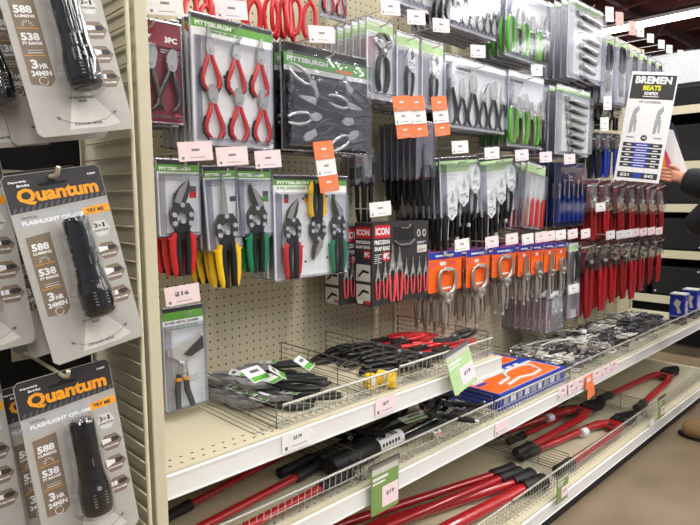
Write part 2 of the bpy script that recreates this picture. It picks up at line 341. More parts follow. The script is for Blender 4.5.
    m = MB(); m.sweep([(.15, -.92, 2.), (.15, -.92, 2.04)], .6, 'gun', 16); m.build('lens', f)
    m = MB(); m.disc(.15, 3.55, .12, .12, -1.78, -1.6, 'grey', 10)
    for q in range(5):
        for e in (-.3, .3): m.box(.15+e-.07, .15+e+.07, -1.72, -1.6, 2.6+q*.16, 2.64+q*.16, 'grey')
    m.build('button', f)
    m = MB(); pr = [(1.8, .5), (1.95, .98), (2.6, 1.05), (3.3, 1.02), (4.2, .86), (6.9, .82), (7.3, .76), (7.42, .4)]
    vs = []; n = 10
    for z, r in pr:
        for j in range(n+1):
            a = PI*j/n; vs.append(((.15-r*1.0*math.cos(a)), -.045-1.78*(r/1.05)**.3*math.sin(a)**.7, z))
    m.add(vs, [(i*(n+1)+j, i*(n+1)+j+1, (i+1)*(n+1)+j+1, (i+1)*(n+1)+j) for i in range(len(pr)-1) for j in range(n)], 'soft_clear', True)
    m.build('blister_shell', t)
    return t
D0 = math.radians(-7)
fproto = flashlight_card('')
ftree = snap(fproto); fused = [False]
def put_flash(cx, cz, y, roll, yaw, label, pitch=D0):       # (cx, cz): world centre of the card
    o = fproto if not fused[0] else copy_tree(None, None, ftree); fused[0] = True
    R = Matrix.Rotation(yaw, 3, 'Z') @ Matrix.Rotation(pitch, 3, 'X') @ Matrix.Rotation(roll, 3, 'Y'); o.rotation_euler = R.to_euler()
    o.location = (Vector((cx, y, cz))-R @ Vector((0, 0, 4.95)))*S; o['label'] = label
D = math.radians
def fl(px, py, y, roll, lab, yaw=0): p = onY(px, py, y); put_flash(p.x, p.z, y, D(roll), D(yaw), lab)
fl(77, 262, -26.4, -9.5, 'flashlight card frontmost on the middle right hook, its black header just under the hook')
fl(54, 259, -24.3, -9, 'flashlight card right behind the front one on the middle right hook')
fl(40, 259, -22.3, -7, 'flashlight card third on the middle right hook')
fl(-38, 256, -25.2, -5, 'flashlight card at the left image edge, frontmost on the middle left hook')
fl(-50, 254, -23., -4, 'flashlight card behind the frontmost one on the middle left hook')
fl(62, 35, -26.8, -10, 'uppermost flashlight card, frontmost on the upper right hook')
fl(38, 47, -24.7, -9, 'flashlight card second on the upper right hook')
fl(-24, 48, -24.5, -8, 'flashlight card at the upper left corner of the photo')
fl(80, 458, -26.4, -5, 'lowest flashlight card, frontmost on the lower right hook')
fl(61, 462, -24.4, -5, 'flashlight card behind the front one on the lower right hook')
fl(-42, 470, -25., -4, 'flashlight card at the lower left corner of the photo')
def disp_hook(px, py, lab):
    p = onY(px, py, -26.8); t = thing('display_hook', lab, 'hook', (p.x, -18.9, p.z-.2)); m = MB()
    m.sweep([(0, 0, 0), (0, -7.6, 0), (0, -8.1, .12), (0, -8.3, .45)], .11, 'beige_wire', 8); m.build('prong', t)
    m = MB(); m.box(-.6, .6, -.1, 0, -.6, .6, 'beige_wire'); m.build('back_plate', t)
disp_hook(56, 172, 'beige wire hook carrying the middle flashlight cards'); disp_hook(66, 374, 'beige wire hook carrying the lower flashlight cards')
disp_hook(40, -40, 'beige wire hook carrying the upper flashlight cards')

# ------------------------------------------------------------------ tools
def rotm(x, z, a=0, y=0, s=1.): return Matrix.Translation((x, y, z)) @ Matrix.Rotation(a, 4, 'Y') @ Matrix.Scale(s, 4)
def plier_mbs(L, kind, gm, hm='steel', spread=.14, thick=1., lower=.62, gr=.03, bow=False):
    h = MB(); g = [MB(), MB()]; k = L
    h.disc(0, 0, .07*k, .08*k, -.035*k*thick, .035*k*thick, hm); h.disc(0, 0, .028*k, .028*k, -.05*k*thick, .05*k*thick, 'chrome', 10)
    for i, s in enumerate((-1, 1)):
        J = {'needle': [(0, .04), (s*.068, .03), (s*.055, .13), (s*.016, .34), (s*.003, .34)],
             'bent': [(0, .04), (s*.068, .03), (s*.055, .13), (.05+s*.02, .24), (.14+s*.012, .31), (.12, .32), (.0+s*.004, .2)],
             'diag': [(0, .03), (s*.08, .02), (s*.09, .11), (s*.035, .22), (s*.003, .235)],
             'lines': [(0, .04), (s*.08, .04), (s*.085, .15), (s*.05, .26), (s*.003, .27)],
             'nipper': [(s*.02, .02), (s*.08, .02), (s*.17, .1), (s*.175, .19), (s*.11, .27), (s*.004, .29), (s*.004, .26), (s*.08, .22), (s*.12, .16), (s*.06, .1)],
             'snapring': [(0, .04), (s*.05, .03), (s*.03, .15), (s*.012, .22), (s*.01, .36), (s*.002, .36)],
             'groove': [(0, -.02), (s*.06, 0), (.04+s*.05, .1), (.13+s*.06, .2), (.17+s*.05, .26), (.1+s*.01, .2), (.03, .1)]}[kind]
        h.prism([(x*k, z*k) for x, z in J], -.026*k*thick, .026*k*thick, hm)
        q = [(s*.03, 0, -.03), (s*.06, 0, -.08), (s*(.05+spread*.45), 0, -.16), (s*spread*.98, 0, -.3), (s*spread, 0, -lower*.66), (s*spread*.8, 0, -lower*.85), (s*spread*.5, 0, -lower)]
        if bow: q = [(s*.03, 0, -.02), (s*.035, 0, -.06), (s*.05, 0, -.14), (s*.1, 0, -.27), (s*.15, 0, -.41), (s*.145, 0, -.52), (s*.06, 0, -.62)]
        q = [(x*k, y*k, z*k) for x, y, z in q]
        h.sweep(q[:3], .024*k, hm, 6); g[i].sweep(q[1:], [gr*.75*k, gr*k, gr*1.05*k, gr*k, gr*k, gr*.7*k], gm, 8)
        if bow: g[i].sweep([(q[j][0]+s*.03*k, .02*k, q[j][2]) for j in (3, 4, 5)]+[(s*.1*k, .01*k, -.63*k)], gr*.8*k, 'matte_black', 6) if 'red' in gm else None
    return h, g
def put_pliers(par, x, z, a, L, kind, gm, y=-.4, **kw):
    h, g = plier_mbs(L, kind, gm, **kw); T = rotm(x, z, a, y)
    for q in [h]+g: q.v = [T @ v for v in q.v]
    o = h.build('pliers', par)
    for q in g: q.build('grip', o)
    return o
def snip_mbs(L, gm, flip=1, blade='dark_steel', straight=False):
    b = MB(); k = L; f = flip
    if straight:
        b.prism([(-.03*k, .0), (.03*k, 0), (.02*k, .2*k), (0, .42*k), (-.012*k, .42*k), (-.03*k, .2*k)], -.12, .12, blade)
    else:
        b.prism([(f*-.09*k, .02*k), (f*.02*k, .0), (f*.07*k, .1*k), (f*.09*k, .2*k), (f*.085*k, .26*k), (f*.0*k, .2*k), (f*-.07*k, .12*k)], -.1, .1, blade)
        b.prism([(f*-.08*k, .05*k), (f*-.02*k, .03*k), (f*.03*k, .14*k), (f*.08*k, .27*k), (f*-.02*k, .17*k)], -.22, -.1, 'steel')
    h = b
    # compound linkage
    h.prism([(-.07*k, .04*k), (.07*k, .04*k), (.12*k, -.04*k), (.11*k, -.15*k), (.07*k, -.2*k), (.045*k, -.16*k), (.06*k, -.08*k), (0, -.03*k), (-.06*k, -.08*k), (-.045*k, -.16*k), (-.07*k, -.2*k), (-.11*k, -.15*k), (-.12*k, -.04*k)], -.18, .18, 'dark_steel')
    for x, z in ((0, .02), (-.085, -.07), (.085, -.07), (-.08, -.15), (.08, -.15), (0, -.13)): h.disc(x*k, z*k, .024*k, .024*k, -.28, .2, 'chrome', 10)
    h.prism([(-.08*k, -.15*k), (.08*k, -.15*k), (.075*k, -.24*k), (.05*k, -.3*k), (-.05*k, -.3*k), (-.075*k, -.24*k)], -.1, .1, 'matte_black')
    g = []
    for s in (-1, 1):
        q = MB(); q.sweep([(s*.075*k, 0, -.24*k), (s*.1*k, 0, -.3*k), (s*.1*k, 0, -.42*k), (s*.085*k, 0, -.56*k), (s*.07*k, 0, -.64*k)], [.03*k, .037*k, .034*k, .033*k, .022*k], gm, 8, .9)
        q.sweep([(s*.08*k, 0, -.3*k), (s*.15*k, 0, -.285*k)], [.03*k, .012*k], gm, 6)
        q.sweep([(s*.05*k, 0, -.22*k), (s*.055*k, 0, -.42*k), (s*.045*k, 0, -.64*k)], .032*k, 'matte_black', 6, 1.15); g.append(q)
    return b, g
def put_snips(par, x, z, a, L, gm, y=-.4, **kw):
    h, g = snip_mbs(L, gm, **kw); T = rotm(x, z, a, y)
    for q in [h]+g: q.v = [T @ v for v in q.v]
    o = h.build('snips', par)
    for q in g: q.build('grip', o)
def lock_mb(L, body='nickel', grip=None, jaw='curve'):
    m = MB(); k = L
    if jaw == 'clamp':      # open C arms above the head
        for s in (-1, 1):
            m.sweep([(s*.05*k, 0, -.02*k), (s*.17*k, 0, .06*k), (s*.2*k, 0, .16*k), (s*.2*k, 0, .3*k), (s*.15*k, 0, .36*k), (s*.05*k, 0, .37*k)], [.045*k, .05*k, .04*k, .035*k, .03*k, .022*k], body, 6, .6)
            m.disc(s*.03*k, .38*k, .03*k, .03*k, -.04*k, .04*k, 'chrome', 8)
    elif jaw == 'long':
        for s in (-1, 1): m.prism([(s*.004*k, .02*k), (s*.07*k, 0), (s*.06*k, .12*k), (s*.02*k, .36*k), (s*.004*k, .36*k)], -.03*k, .03*k, body)
    else:
        m.prism([(-.11*k, 0), (-.13*k, .08*k), (-.1*k, .18*k), (-.02*k, .24*k), (-.005*k, .2*k), (-.05*k, .12*k), (-.02*k, .02*k)], -.03*k, .03*k, body)
        m.prism([(.03*k, -.05*k), (.11*k, .0), (.12*k, .1*k), (.07*k, .2*k), (.01*k, .23*k), (.01*k, .19*k), (.05*k, .1*k), (.0, .02*k)], -.03*k, .03*k, body)
    m.prism([(-.12*k, .04*k), (.1*k, .03*k), (.1*k, -.08*k), (.0, -.16*k), (-.1*k, -.1*k)], -.04*k, .04*k, body)
    for x, z in ((-.06, 0), (.05, -.02), (-.02, -.1), (.0, .01)): m.disc(x*k, z*k, .02*k, .02*k, -.055*k, .055*k, 'chrome', 8)
    m.sweep([(-.08*k, 0, -.06*k), (-.11*k, 0, -.2*k), (-.1*k, 0, -.4*k), (-.08*k, 0, -.56*k)], [.03*k, .035*k, .035*k, .03*k], grip or body, 6)
    m.sweep([(.03*k, 0, -.1*k), (.07*k, 0, -.22*k), (.06*k, 0, -.38*k), (.03*k, 0, -.52*k)], [.02*k, .028*k, .026*k, .02*k], grip or body, 6)
    m.sweep([(-.08*k, 0, -.56*k), (-.077*k, 0, -.61*k)], .03*k, 'chrome', 8)
    m.sweep([(-.03*k, 0, -.15*k), (-.03*k, 0, -.42*k)], .009*k, 'chrome', 5)
    return m
def put_lock(par, x, z, a, L, y=-.35, name='locking_pliers', **kw):
    m = lock_mb(L, **kw); T = rotm(x, z, a, y); m.v = [T @ v for v in m.v]; return m.build(name, par)

# ------------------------------------------------------------------ hanging packs
def card_base(m, w, h, base='card_white', head=None, hh=.9, r=.25, dark=None):
    c = min(r, w*.1); a = w/2
    m.prism([(-a+c, 0), (a-c, 0), (a, c), (a, h-c), (a-c, h), (-a+c, h), (-a, h-c), (-a, c)], -.03, .03, base)
    if dark: m.dec(-a+.1, h-.45, a-.1, h-.06, -.036, dark)
    if head: m.dec(-a+.05, h-.45-hh, a-.05, h-.45, -.037, head)
def shell(m, w, h, x0, z0, x1, z1, d, mt='clear'):
    e = .25
    f = [(x0, -.05, z0), (x1, -.05, z0), (x1, -.05, z1), (x0, -.05, z1), (x0+e, -d, z0+e), (x1-e, -d, z0+e), (x1-e, -d, z1-e), (x0+e, -d, z1-e)]
    m.add(f, [(4, 5, 6, 7)], mt); m.add(f, [(0, 1, 5, 4), (1, 2, 6, 5), (2, 3, 7, 6), (3, 0, 4, 7)], mt if mt != 'clear' else 'clear_edge')
    a = w/2
    for q in (((-a, 0, 0), (a, 0, 0)), ((a, 0, 0), (a, 0, h)), ((a, 0, h), (-a, 0, h)), ((-a, 0, h), (-a, 0, 0))): m.sweep(q, .12, 'clear_edge', 5)
def lines(m, x, z, w, n, y=-.045, mt='faint', dz=.18):
    for i in range(n): m.dec(x, z-i*dz, x+w*(1-.25*(i % 2)), z-i*dz+.07, y, mt)

def mk_mini(t, w, h):
    m = MB(); card_base(m, w, h, head='leaf', hh=.75, dark='charcoal'); m.text('PITTSBURGH', -w/2+.5, h-1.0, w*.42, .42, -.045, 'white')
    m.text('6 PC', -w/2+.5, h-1.15-.25, w*.12, .3, -.045, 'white'); m.text('MINI PLIERS SET', -w/2+2, h-1.5, w*.4, .26, -.045, 'leaf')
    for x in (-1.1, 1.9): m.disc(x, h*.45+1.2, .16, .16, -.05, -.04, 'matte_black', 10)
    m.build('card', t); m = MB(); shell(m, w, h, -w/2+.35, .4, w/2-.35, h-1.9, .9); m.build('blister_shell', t)
    for r in range(2):
        for c in range(3):
            put_pliers(t, (c-1)*w*.31+.25*r, h*(.74 if r == 0 else .37)-.1, .04*(c-1), 6.0, ['needle', 'bent', 'needle', 'diag', 'diag', 'lines'][r*3+c], 'red_grip', bow=True, gr=.036)
def mk_red3(t, w, h):
    m = MB(); card_base(m, w, h, 'maroon', head='maroon'); m.text('PLIERS SET', -w/2+.4, h-1.5, w*.5, .28, -.045, 'white'); m.text('3PC', w/2-1.6, h-1.7, 1.2, .5, -.045, 'white')
    m.dec(w/2-2, h-2.4, w/2-.3, h-2.3, -.045, 'white'); m.dec(w/2-2, h-2.6, w/2-.3, h-2.5, -.045, 'white'); m.disc(w/2-.6, .6, .3, .3, -.05, -.04, 'soft_red', 12)
    m.build('card', t); m = MB(); shell(m, w, h, -w/2+.3, .3, w/2-.3, h-2, .8); m.build('blister_shell', t)
    for c in range(3): put_pliers(t, (c-1)*w*.31, h*.57, .1, 6.4, ['needle', 'lines', 'diag'][c], 'dark_steel', bow=True, gr=.035)
def mk_tray(t, w, h):
    m = MB(); card_base(m, w, h, 'black'); m.dpoly([(-w/2+.2, h-2.4), (w/2-.2, h-2.4), (w/2-.2, h-1.1), (-w/2+.2, h-1.1)], -.3, 'leaf'); m.dec(-w/2+.2, h-2.9, w/2-.2, h-2.4, -.3, 'white')
    m.text('PITTSBURGH', -w/2+.6, h-1.9, w*.45, .5, -.31, 'white'); lines(m, -w/2+.6, h-2.6, w*.65, 2, -.31, 'faint'); m.dec(w*.1, h-2.2, w*.3, h-1.95, -.31, 'orange')
    m.build('card', t)
    m = MB()
    for i in range(5):
        z = 1.1+i*1.5; m.sweep([(-w/2+.6, -.2, z+.5), (-w/4, -.5, z), (0, -.6, z+.45), (w/4, -.5, z), (w/2-.6, -.2, z+.5)], [.3, .4, .3, .4, .3], 'black', 6, .6)
    m.build('tray', t)
    for i in range(4):
        for j in range(2): put_pliers(t, (j*2-1)*w*.22, 1.8+i*1.75, PI/2*(1 if (i+j) % 2 else -1)+.3*(i-1.5), 5.4, ['slip', 'lines', 'diag', 'needle'][i] if 0 else ['lines', 'diag', 'needle', 'groove'][i], 'chrome' if (i+j) % 2 else 'black', hm='chrome', y=-.85, spread=.11, gr=.035)
    m = MB(); shell(m, w, h, -w/2+.25, .25, w/2-.25, h-.9, 1.4, 'glint'); m.build('blister_shell', t)
def mk_nip(t, w, h):
    m = MB(); card_base(m, w, h, head='pale_green', hh=1.1); m.text('PITTSBURGH', -w/2+.3, h-.95, w*.65, .3, -.045, 'white'); lines(m, -w/2+.3, h-1.75, w*.75, 3, mt='print')
    m.build('card', t); m = MB(); shell(m, w, h, -w/2+.3, .4, w/2-.3, h-2.2, .9); m.build('blister_shell', t)
    put_pliers(t, .2, h*.6, .03, 7.6, 'nipper', 'black', hm='dark_steel', spread=.12, gr=.045)
def mk_lock1(t, w, h):
    m = MB(); card_base(m, w, h, head='pale_green', hh=1.1); lines(m, -w/2+.3, h-1.75, w*.75, 3, mt='print')
    m.build('card', t); m = MB(); shell(m, w, h, -w/2+.3, .4, w/2-.3, h-2.2, .9); m.build('blister_shell', t)
    put_lock(t, .2, h*.6, .03, 8, body='chrome', grip='black', jaw='curve')
def mk_snip(col, flip=1, straight=False, bad='red_grip'):
    def f(t, w, h):
        m = MB(); card_base(m, w, h, head='leaf', hh=.65, dark='charcoal'); m.text('PITTSBURGH', -w/2+.3, h-.98, w*.72, .32, -.045, 'white'); lines(m, -w/2+.4, h-1.5, w*.5, 3)
        m.dec(w/2-1.1, h*.5, w/2-.4, h*.5+.6, -.045, bad); m.dec(w/2-1.1, h*.5+.6, w/2-.4, h*.5+1.1, -.045, 'print'); m.build('card', t)
        m = MB(); shell(m, w, h, -w/2+.2, .1, w/2-.2, h-1.2, .8); m.build('blister_shell', t)
        put_snips(t, 0, h*.38, 0, h*1.42 if not straight else h*1.3, col, flip=flip, straight=straight, blade='steel' if straight else 'dark_steel', y=-.42)
    return f
def mk_snip3(t, w, h):
    m = MB(); card_base(m, w, h, head='leaf', hh=.6, dark='charcoal'); m.text('PITTSBURGH', -w/2+.6, h-.95, w*.4, .36, -.045, 'white'); m.text('3 PC AVIATION TIN SNIPS', -w/2+.6, h-1.5, w*.6, .3, -.045, 'leaf')
    for x, c in ((-.36, 'red_grip'), (-.1, 'gold'), (.27, 'leaf')): m.dec(x*w, h-2.95, x*w+.6, h-2.4, -.045, c); m.dec(x*w, h-2.4, x*w+.6, h-1.9, -.045, 'print')
    for x, z in ((-.12, .78), (.2, .8), (-.1, .16), (.2, .18)): m.disc(x*w, z*h, .15, .15, -.05, -.04, 'matte_black', 10)
    m.build('card', t); m = MB(); shell(m, w, h, -w/2+.3, .2, w/2-.3, h-1.8, .9); m.build('blister_shell', t)
    put_snips(t, -w*.29, h*.56, 0, 9.6, 'red_grip', flip=1); put_snips(t, w*.04, h*.4, PI, 9.6, 'yellow'); put_snips(t, w*.33, h*.56, 0, 9.6, 'green', flip=-1)
def mk_icon(t, w, h):
    m = MB(); m.box(-w/2, w/2, 0, 3., 0, h, 'charcoal'); y = -.02
    # side face (towards -X)
    X = -w/2-.02
    def sd(y0, z0, y1, z1, mt, e=0): m.add([(X-e, y0, z0), (X-e, y1, z0), (X-e, y1, z1), (X-e, y0, z1)], [(0, 1, 2, 3)], mt)
    def stx(s, y0, z, ww, hh, mt):
        vs, fs = text_mesh(s); m.add([(X-.02, y0-u*ww, z+v*hh) for u, v in vs], fs, mt)
    sd(.2, h-1.9, 2.8, h-.5, 'red_grip', .005); stx('ICON', 2.6, h-1.55, 2.2, .75, 'white')
    stx('PRECISION', 2.8, h-2.6, 2.5, .4, 'white'); stx('SNAP RING', 2.8, h-3.2, 2.5, .4, 'white'); sd(.3, h-4.4, 1.4, h-3.4, 'red_grip', .005); stx('8PC', 1.3, h-4.2, .9, .6, 'white')
    for k in range(2):
        z = h-7.3-k*2.5; sd(.3, z, 2.8, z+2.1, 'card_light', .005)
        m.add([(X-.02, 2.5, z+.6), (X-.02, 1.6, z+1.5), (X-.02, .6, z+1.3), (X-.02, .5, z+1.0), (X-.02, 1.5, z+1.1), (X-.02, 2.4, z+.4)], [(0, 1, 2, 3, 4, 5)], 'matte_black')
    sd(.3, .2, 1.2, .7, 'red_grip', .005); sd(1.6, .2, 2.6, .7, 'white', .005)
    m.dec(-w/2+.4, h-1.9, -w/2+3.3, h-.3, y, 'red_grip'); m.text('ICON', -w/2+.6, h-1.55, 2.5, .95, y-.02, 'white')
    m.text('PRECISION', -w/2+.4, h-2.7, 2.8, .55, y, 'white'); m.text('SNAP RING', -w/2+.4, h-3.5, 2.8, .55, y, 'white'); m.dec(-w/2+1.9, h-4.8, -w/2+3.2, h-3.7, y, 'red_grip'); m.text('8PC', -w/2+2, h-4.6, 1.1, .8, y-.02, 'white')
    lines(m, -w/2+.4, h-4.0, 1.3, 5, y, 'white', .25)
    m.dec(-w/2+3.9, h-2.4, w/2-3, h-.6, y, 'matte_black'); m.sweep([(-w/2+4, y-.05, h-2.4), (-w/2+5, y-.1, h-3.), (w/2-4, y-.1, h-3.), (w/2-3, y-.05, h-2.4)], .2, 'print', 6)
    for x in (w/2-2.1, w/2-.95): m.sweep([(x+.28*math.cos(a), y, h-1.6+.45*math.sin(a)) for a in [PI*q/6 for q in range(13)]], .06, 'white', 4)
    m.dec(w/2-2.4, h-4.2, w/2-.4, h-3.2, y, 'card_light'); lines(m, w/2-2.4, h-2.8, 1.8, 2, y, 'white'); lines(m, w/2-2.3, h-3.8, 1.6, 2, y-.02, 'print')
    m.build('box', t, 0)
    for i in range(8):
        x = -w/2+.9+i*(w-1.6)/7; big = i in (2, 3); put_pliers(t, x, (3.9 if not big else 4.9), 0, 5 if not big else 7.5, 'snapring', 'soft_red', y=-.12, thick=.4, spread=.06, gr=.024)
def mk_seam(t, w, h):
    m = MB(); card_base(m, w, h, head='leaf', hh=.8, dark='charcoal'); m.text('EDGED METAL SEAMER', -w/2+.3, h-1.6, w*.8, .24, -.045, 'print'); lines(m, .2, 3., 1.2, 4)
    m.build('card', t); m = MB(); shell(m, w, h, -w/2+.15, .2, w/2-.15, h-1.7, 1.1); m.build('blister_shell', t)
    m = MB(); m.prism([(-2, h*.62), (1.5, h*.72), (1.55, h*.6), (-.2, h*.5), (-.6, h*.42), (-1, h*.5), (-2, h*.56)], -.7, -.3, 'chrome'); m.prism([(-.5, h*.55), (1.55, h*.7), (1.6, h*.58), (.2, h*.52)], -.9, -.7, 'gun')
    for z in (.46, .4, .35): m.disc(-.5, h*z, .2, .2, -.95, -.3, 'chrome', 10)
    m.prism([(-.9, h*.45), (-.2, h*.48), (0, h*.36), (-.4, h*.3), (-1, h*.32)], -.7, -.4, 'steel')
    for s in (0, 1): m.sweep([(-.95+s*.7, -.55, h*.36), (-1.15+s*1.0, -.55, h*.2), (-1.1+s*1.5, -.55, .35)], [.25, .3, .26], 'gun', 8)
    for s in (0, 1): m.sweep([(-1.+s*.75, -.55, h*.33), (-1.02+s*.8, -.55, h*.3)], .33, 'gold', 8)
    m.build('metal_seamer', t)
def mk_quinn(t, w, h):      # clear sleeve with long black grips showing below
    m = MB(); card_base(m, w, h, 'lavender'); m.text('Quinn', -w/2+.5, h-1.5, w*.7, .5, -.045, 'white'); m.dec(-w/2+.3, .1, w/2-.3, .35, -.05, 'maroon'); m.build('card', t)
    m = MB(); shell(m, w, h, -w/2+.2, 0.1, w/2-.2, h-.3, .9, 'smoke'); m.build('blister_shell', t)
    put_pliers(t, 0, h*.34, 0, 8., 'lines', 'black', y=-.45, spread=.12, gr=.036, lower=.75)
def mk_lockset(t, w, h):
    m = MB(); card_base(m, w, h, 'card_white', head='pale_green', hh=1.6, dark='charcoal'); lines(m, -w/2+.8, h-1.9, w*.35, 5, mt='faint', dz=.3); m.build('card', t)
    m = MB(); shell(m, w, h, -w/2+.3, .3, w/2-.3, h-.8, .9); m.build('blister_shell', t)
    for i in range(3): put_lock(t, -w*.3+i*w*.31, h*(.16+.2*i), .12, 10.8, body='card_white', grip='black')
def mk_multi(n, gm, heads, base='card_white', L=10.2, hm='chrome', head=None, zf=.62, bag='clear'):
    def f(t, w, h):
        m = MB(); card_base(m, w, h, base, head=head, hh=.9); m.dec(-w/2+.5, h-1.7, -w/2+w*.4, h-1.3, -.045, 'print'); lines(m, -w/2+.5, h-2, w*.4, 2); m.build('card', t)
        m = MB(); shell(m, w, h, -w/2+.3, .3, w/2-.3, h-.9, .9, bag); m.build('blister_shell', t)
        for i in range(n):
            l = min(L, h*.93)*(1-.25*abs(math.sin(i*1.7))); put_pliers(t, -w/2+1.1+(w-2.2)*i/(n-1), .45+l*.62, .0, l, heads[i % len(heads)], gm[i % len(gm)], hm=hm, spread=.1, gr=.03 if 'lime' not in gm else .033, bow='lime' not in gm)
    return f
def mk_driver(col, n):
    def f(t, w, h):
        m = MB(); card_base(m, w, h, 'card_white', head='pale_green', hh=1.3); m.build('card', t)
        m = MB(); shell(m, w, h, -w/2+.2, .2, w/2-.2, h-1.6, .8); m.build('blister_shell', t)
        for i in range(n):
            x = -w/2+.6+(w-1.2)*i/max(1, n-1); q = MB(); q.sweep([(x, -.4, .3), (x, -.4, h*.42), (x, -.4, h*.47)], [.3, .27, .15], col, 8); q.sweep([(x, -.4, h*.45), (x, -.4, h*.8)], .09, 'chrome', 6); q.build('screwdriver', t)
    return f
def mk_blue(t, w, h):
    m = MB(); card_base(m, w, h, 'navy'); m.text('Quinn', -1., h-2.8, 2, .6, -.045, 'white'); m.dec(-1.3, h-3.2, 1.3, h-3.05, -.045, 'white'); m.build('card', t)
    m = MB(); shell(m, w, h, -w/2+.3, .3, w/2-.3, h-.6, .9, 'smoke'); m.build('blister_shell', t)
    for i in range(6):
        x = -w/2+1.3+i*(w-2.6)/5; q = MB(); q.sweep([(x, -.4, .9), (x, -.4, 3), (x, -.4, 5.2+.5*(i % 2))], [.42, .36, .3], 'blue', 8)
        q.sweep([(x, -.4, 5), (x, -.4, 7.+.8*(i % 3))], [.2, .1], 'chrome', 6); q.disc(x, 7.4+.8*(i % 3), .3, .5, -.5, -.3, 'chrome', 10); q.build('hand_tool', t)
def mk_wrench(n, lng=False):
    def f(t, w, h):
        m = MB(); card_base(m, w, h, 'card_white', head='pale_green', hh=.8); lines(m, -w/2+.5, h-1.9, w*.3, 4); m.build('card', t)
        m = MB(); shell(m, w, h, -w/2+.3, .3, w/2-.3, h-.9, 1.0); m.build('blister_shell', t)
        for i in range(n):
            L = w*.62*(1-.07*i); q = MB(); z = h-2.2-(h-3)*i/(n-1); x = w*.08; q.dpoly([(x-L*.6, z+.45), (x+L*.6, z-.1), (x+L*.62, z-.95), (x-L*.3, z-.75)], -.06, 'gun')
            q.sweep([(x-L*.45, -.45, z), (x, -.45, z-.25), (x+L*.45, -.45, z-.5)], [.3, .42, .42], 'chrome', 8, .6)
            q.disc(x-L*.5, z, .7, .5, -.65, -.3, 'steel', 12); q.disc(x-L*.5, z, .2, .16, -.67, -.65, 'matte_black', 10); q.disc(x+L*.48, z-.5, .4, .34, -.6, -.3, 'chrome', 12)
            q.sweep([(x-L*.3, -.5, z-.3), (x+L*.1, -.5, z-.75)], .12, 'dark_steel', 6); q.build('wrench', t)
    return f
def mk_clamp(jaw, n=1, base='orange'):
    def f(t, w, h):        # blue and orange header card with a locking tool hanging down
        m = MB(); card_base(m, w, h, base); m.dec(-w/2+.05, h-1.1, w/2-.05, h-.05, -.037, 'blue'); m.dec(-w*.3, h-.75, w*.25, h-.5, -.045, 'card_white')
        for q in range(3): m.dec(-w/2+.3+q*w*.3, h-2, -w/2+.3+q*w*.3+w*.18, h-1.5, -.045, 'white' if q % 2 else 'soft_red')
        m.dec(-w*.25, .3, w*.25, .55, -.045, 'white'); m.build('card', t)
        put_lock(t, 0, .4 if jaw != 'clamp' else -.4, 0, 9.5 if jaw == 'clamp' else 8.5, body='nickel', jaw=jaw, y=-.45)
    return f
def mk_sleeve(kind, gm='red_grip', L=10, base='maroon', dark=False):
    def f(t, w, h):       # narrow card in a clear bag, red grips below
        m = MB(); card_base(m, w, h, base); m.dpoly([(-w/2+.1, h*.15), (w/2-.1, h*.3), (w/2-.1, h*.62), (-w/2+.1, h*.45)], -.042, 'maroon' if base == 'wine' else 'gun'); m.dec(-w/2+.2, h-1.2, w/2-.2, h-.9, -.045, 'white'); lines(m, -w/2+.3, h-1.6, w*.6, 3, mt='soft_red'); m.build('card', t)
        m = MB(); shell(m, w, h, -w/2+.1, .1, w/2-.1, h-.4, .8, 'glint'); m.build('blister_shell', t)
        put_pliers(t, 0, h*.35, .0, L, kind, gm, hm='dark_steel' if dark else 'chrome', y=-.4, spread=.075, gr=.036, lower=.75)
    return f
def mk_long(kind='needle'):
    def f(t, w, h):
        m = MB(); card_base(m, w, h, head='pale_green', hh=1); m.build('card', t); m = MB(); shell(m, w, h, -w/2+.1, .1, w/2-.1, h-1.6, .8); m.build('blister_shell', t)
        put_pliers(t, 0, h*.42, PI, h*.85, kind, 'charcoal', spread=.1, gr=.03, lower=.55)
    return f

packs = []
def sh(a): return a.replace('from the left', 'from left')
def hang(name, maker, rect, Y, n, dy, lab, cat, group, where, w=None, jit=1., roll=0, yaw=0, anchor='c'):
    L, Tp, R, B = rect; mz = (Tp+B)/2
    a = onY(L, mz, Y); b = onY(R, mz, Y); mx = (L+R)/2; top = onY(mx, Tp, Y).z; bot = onY(mx, B, Y).z
    W = w or (b.x-a.x); X = b.x-W/2 if w else (a.x+b.x)/2
    t = thing(name, None, cat, (0, 0, 0), group); maker(t, W, top-bot); tree = snap(t)
    for i in range(n):
        o = t if i == 0 else copy_tree(None, None, tree)
        j = jit if i else .3
        ry = D(roll+random.uniform(-1.2, 1.2)*j)
        # swing about the hook at the top
        loc = Vector((X+random.uniform(-.12, .12)*j+(top-bot)*-math.sin(ry), Y+i*dy, top-(top-bot)*math.cos(ry)+random.uniform(-.08, .08)*j))
        o.location = loc*S; o.rotation_euler = (0, ry, D(yaw+random.uniform(-.8, .8)*j))
        o['label'] = (lab+(', frontmost ' if i == 0 else ', %s ' % ORD[i])+where) if n > 1 else lab+' '+where
    hk = thing('peg_hook', 'wire hook of the %s' % ' '.join((group or lab).split()[:11]), 'hook', (X, 0, top-.75), 'bare wire pegboard hooks')
    m = MB(); m.sweep([(0, -.02, 0), (0, Y-.9, 0), (0, Y-1.3, .15), (0, Y-1.5, .45)], .09, 'wire', 6); m.build('prong', hk)
    m = MB(); m.box(-.5, .5, -.12, 0, -.5, .5, 'wire'); m.build('back_plate', hk)
    packs.append((X, Y, top, n*dy, W)); return t
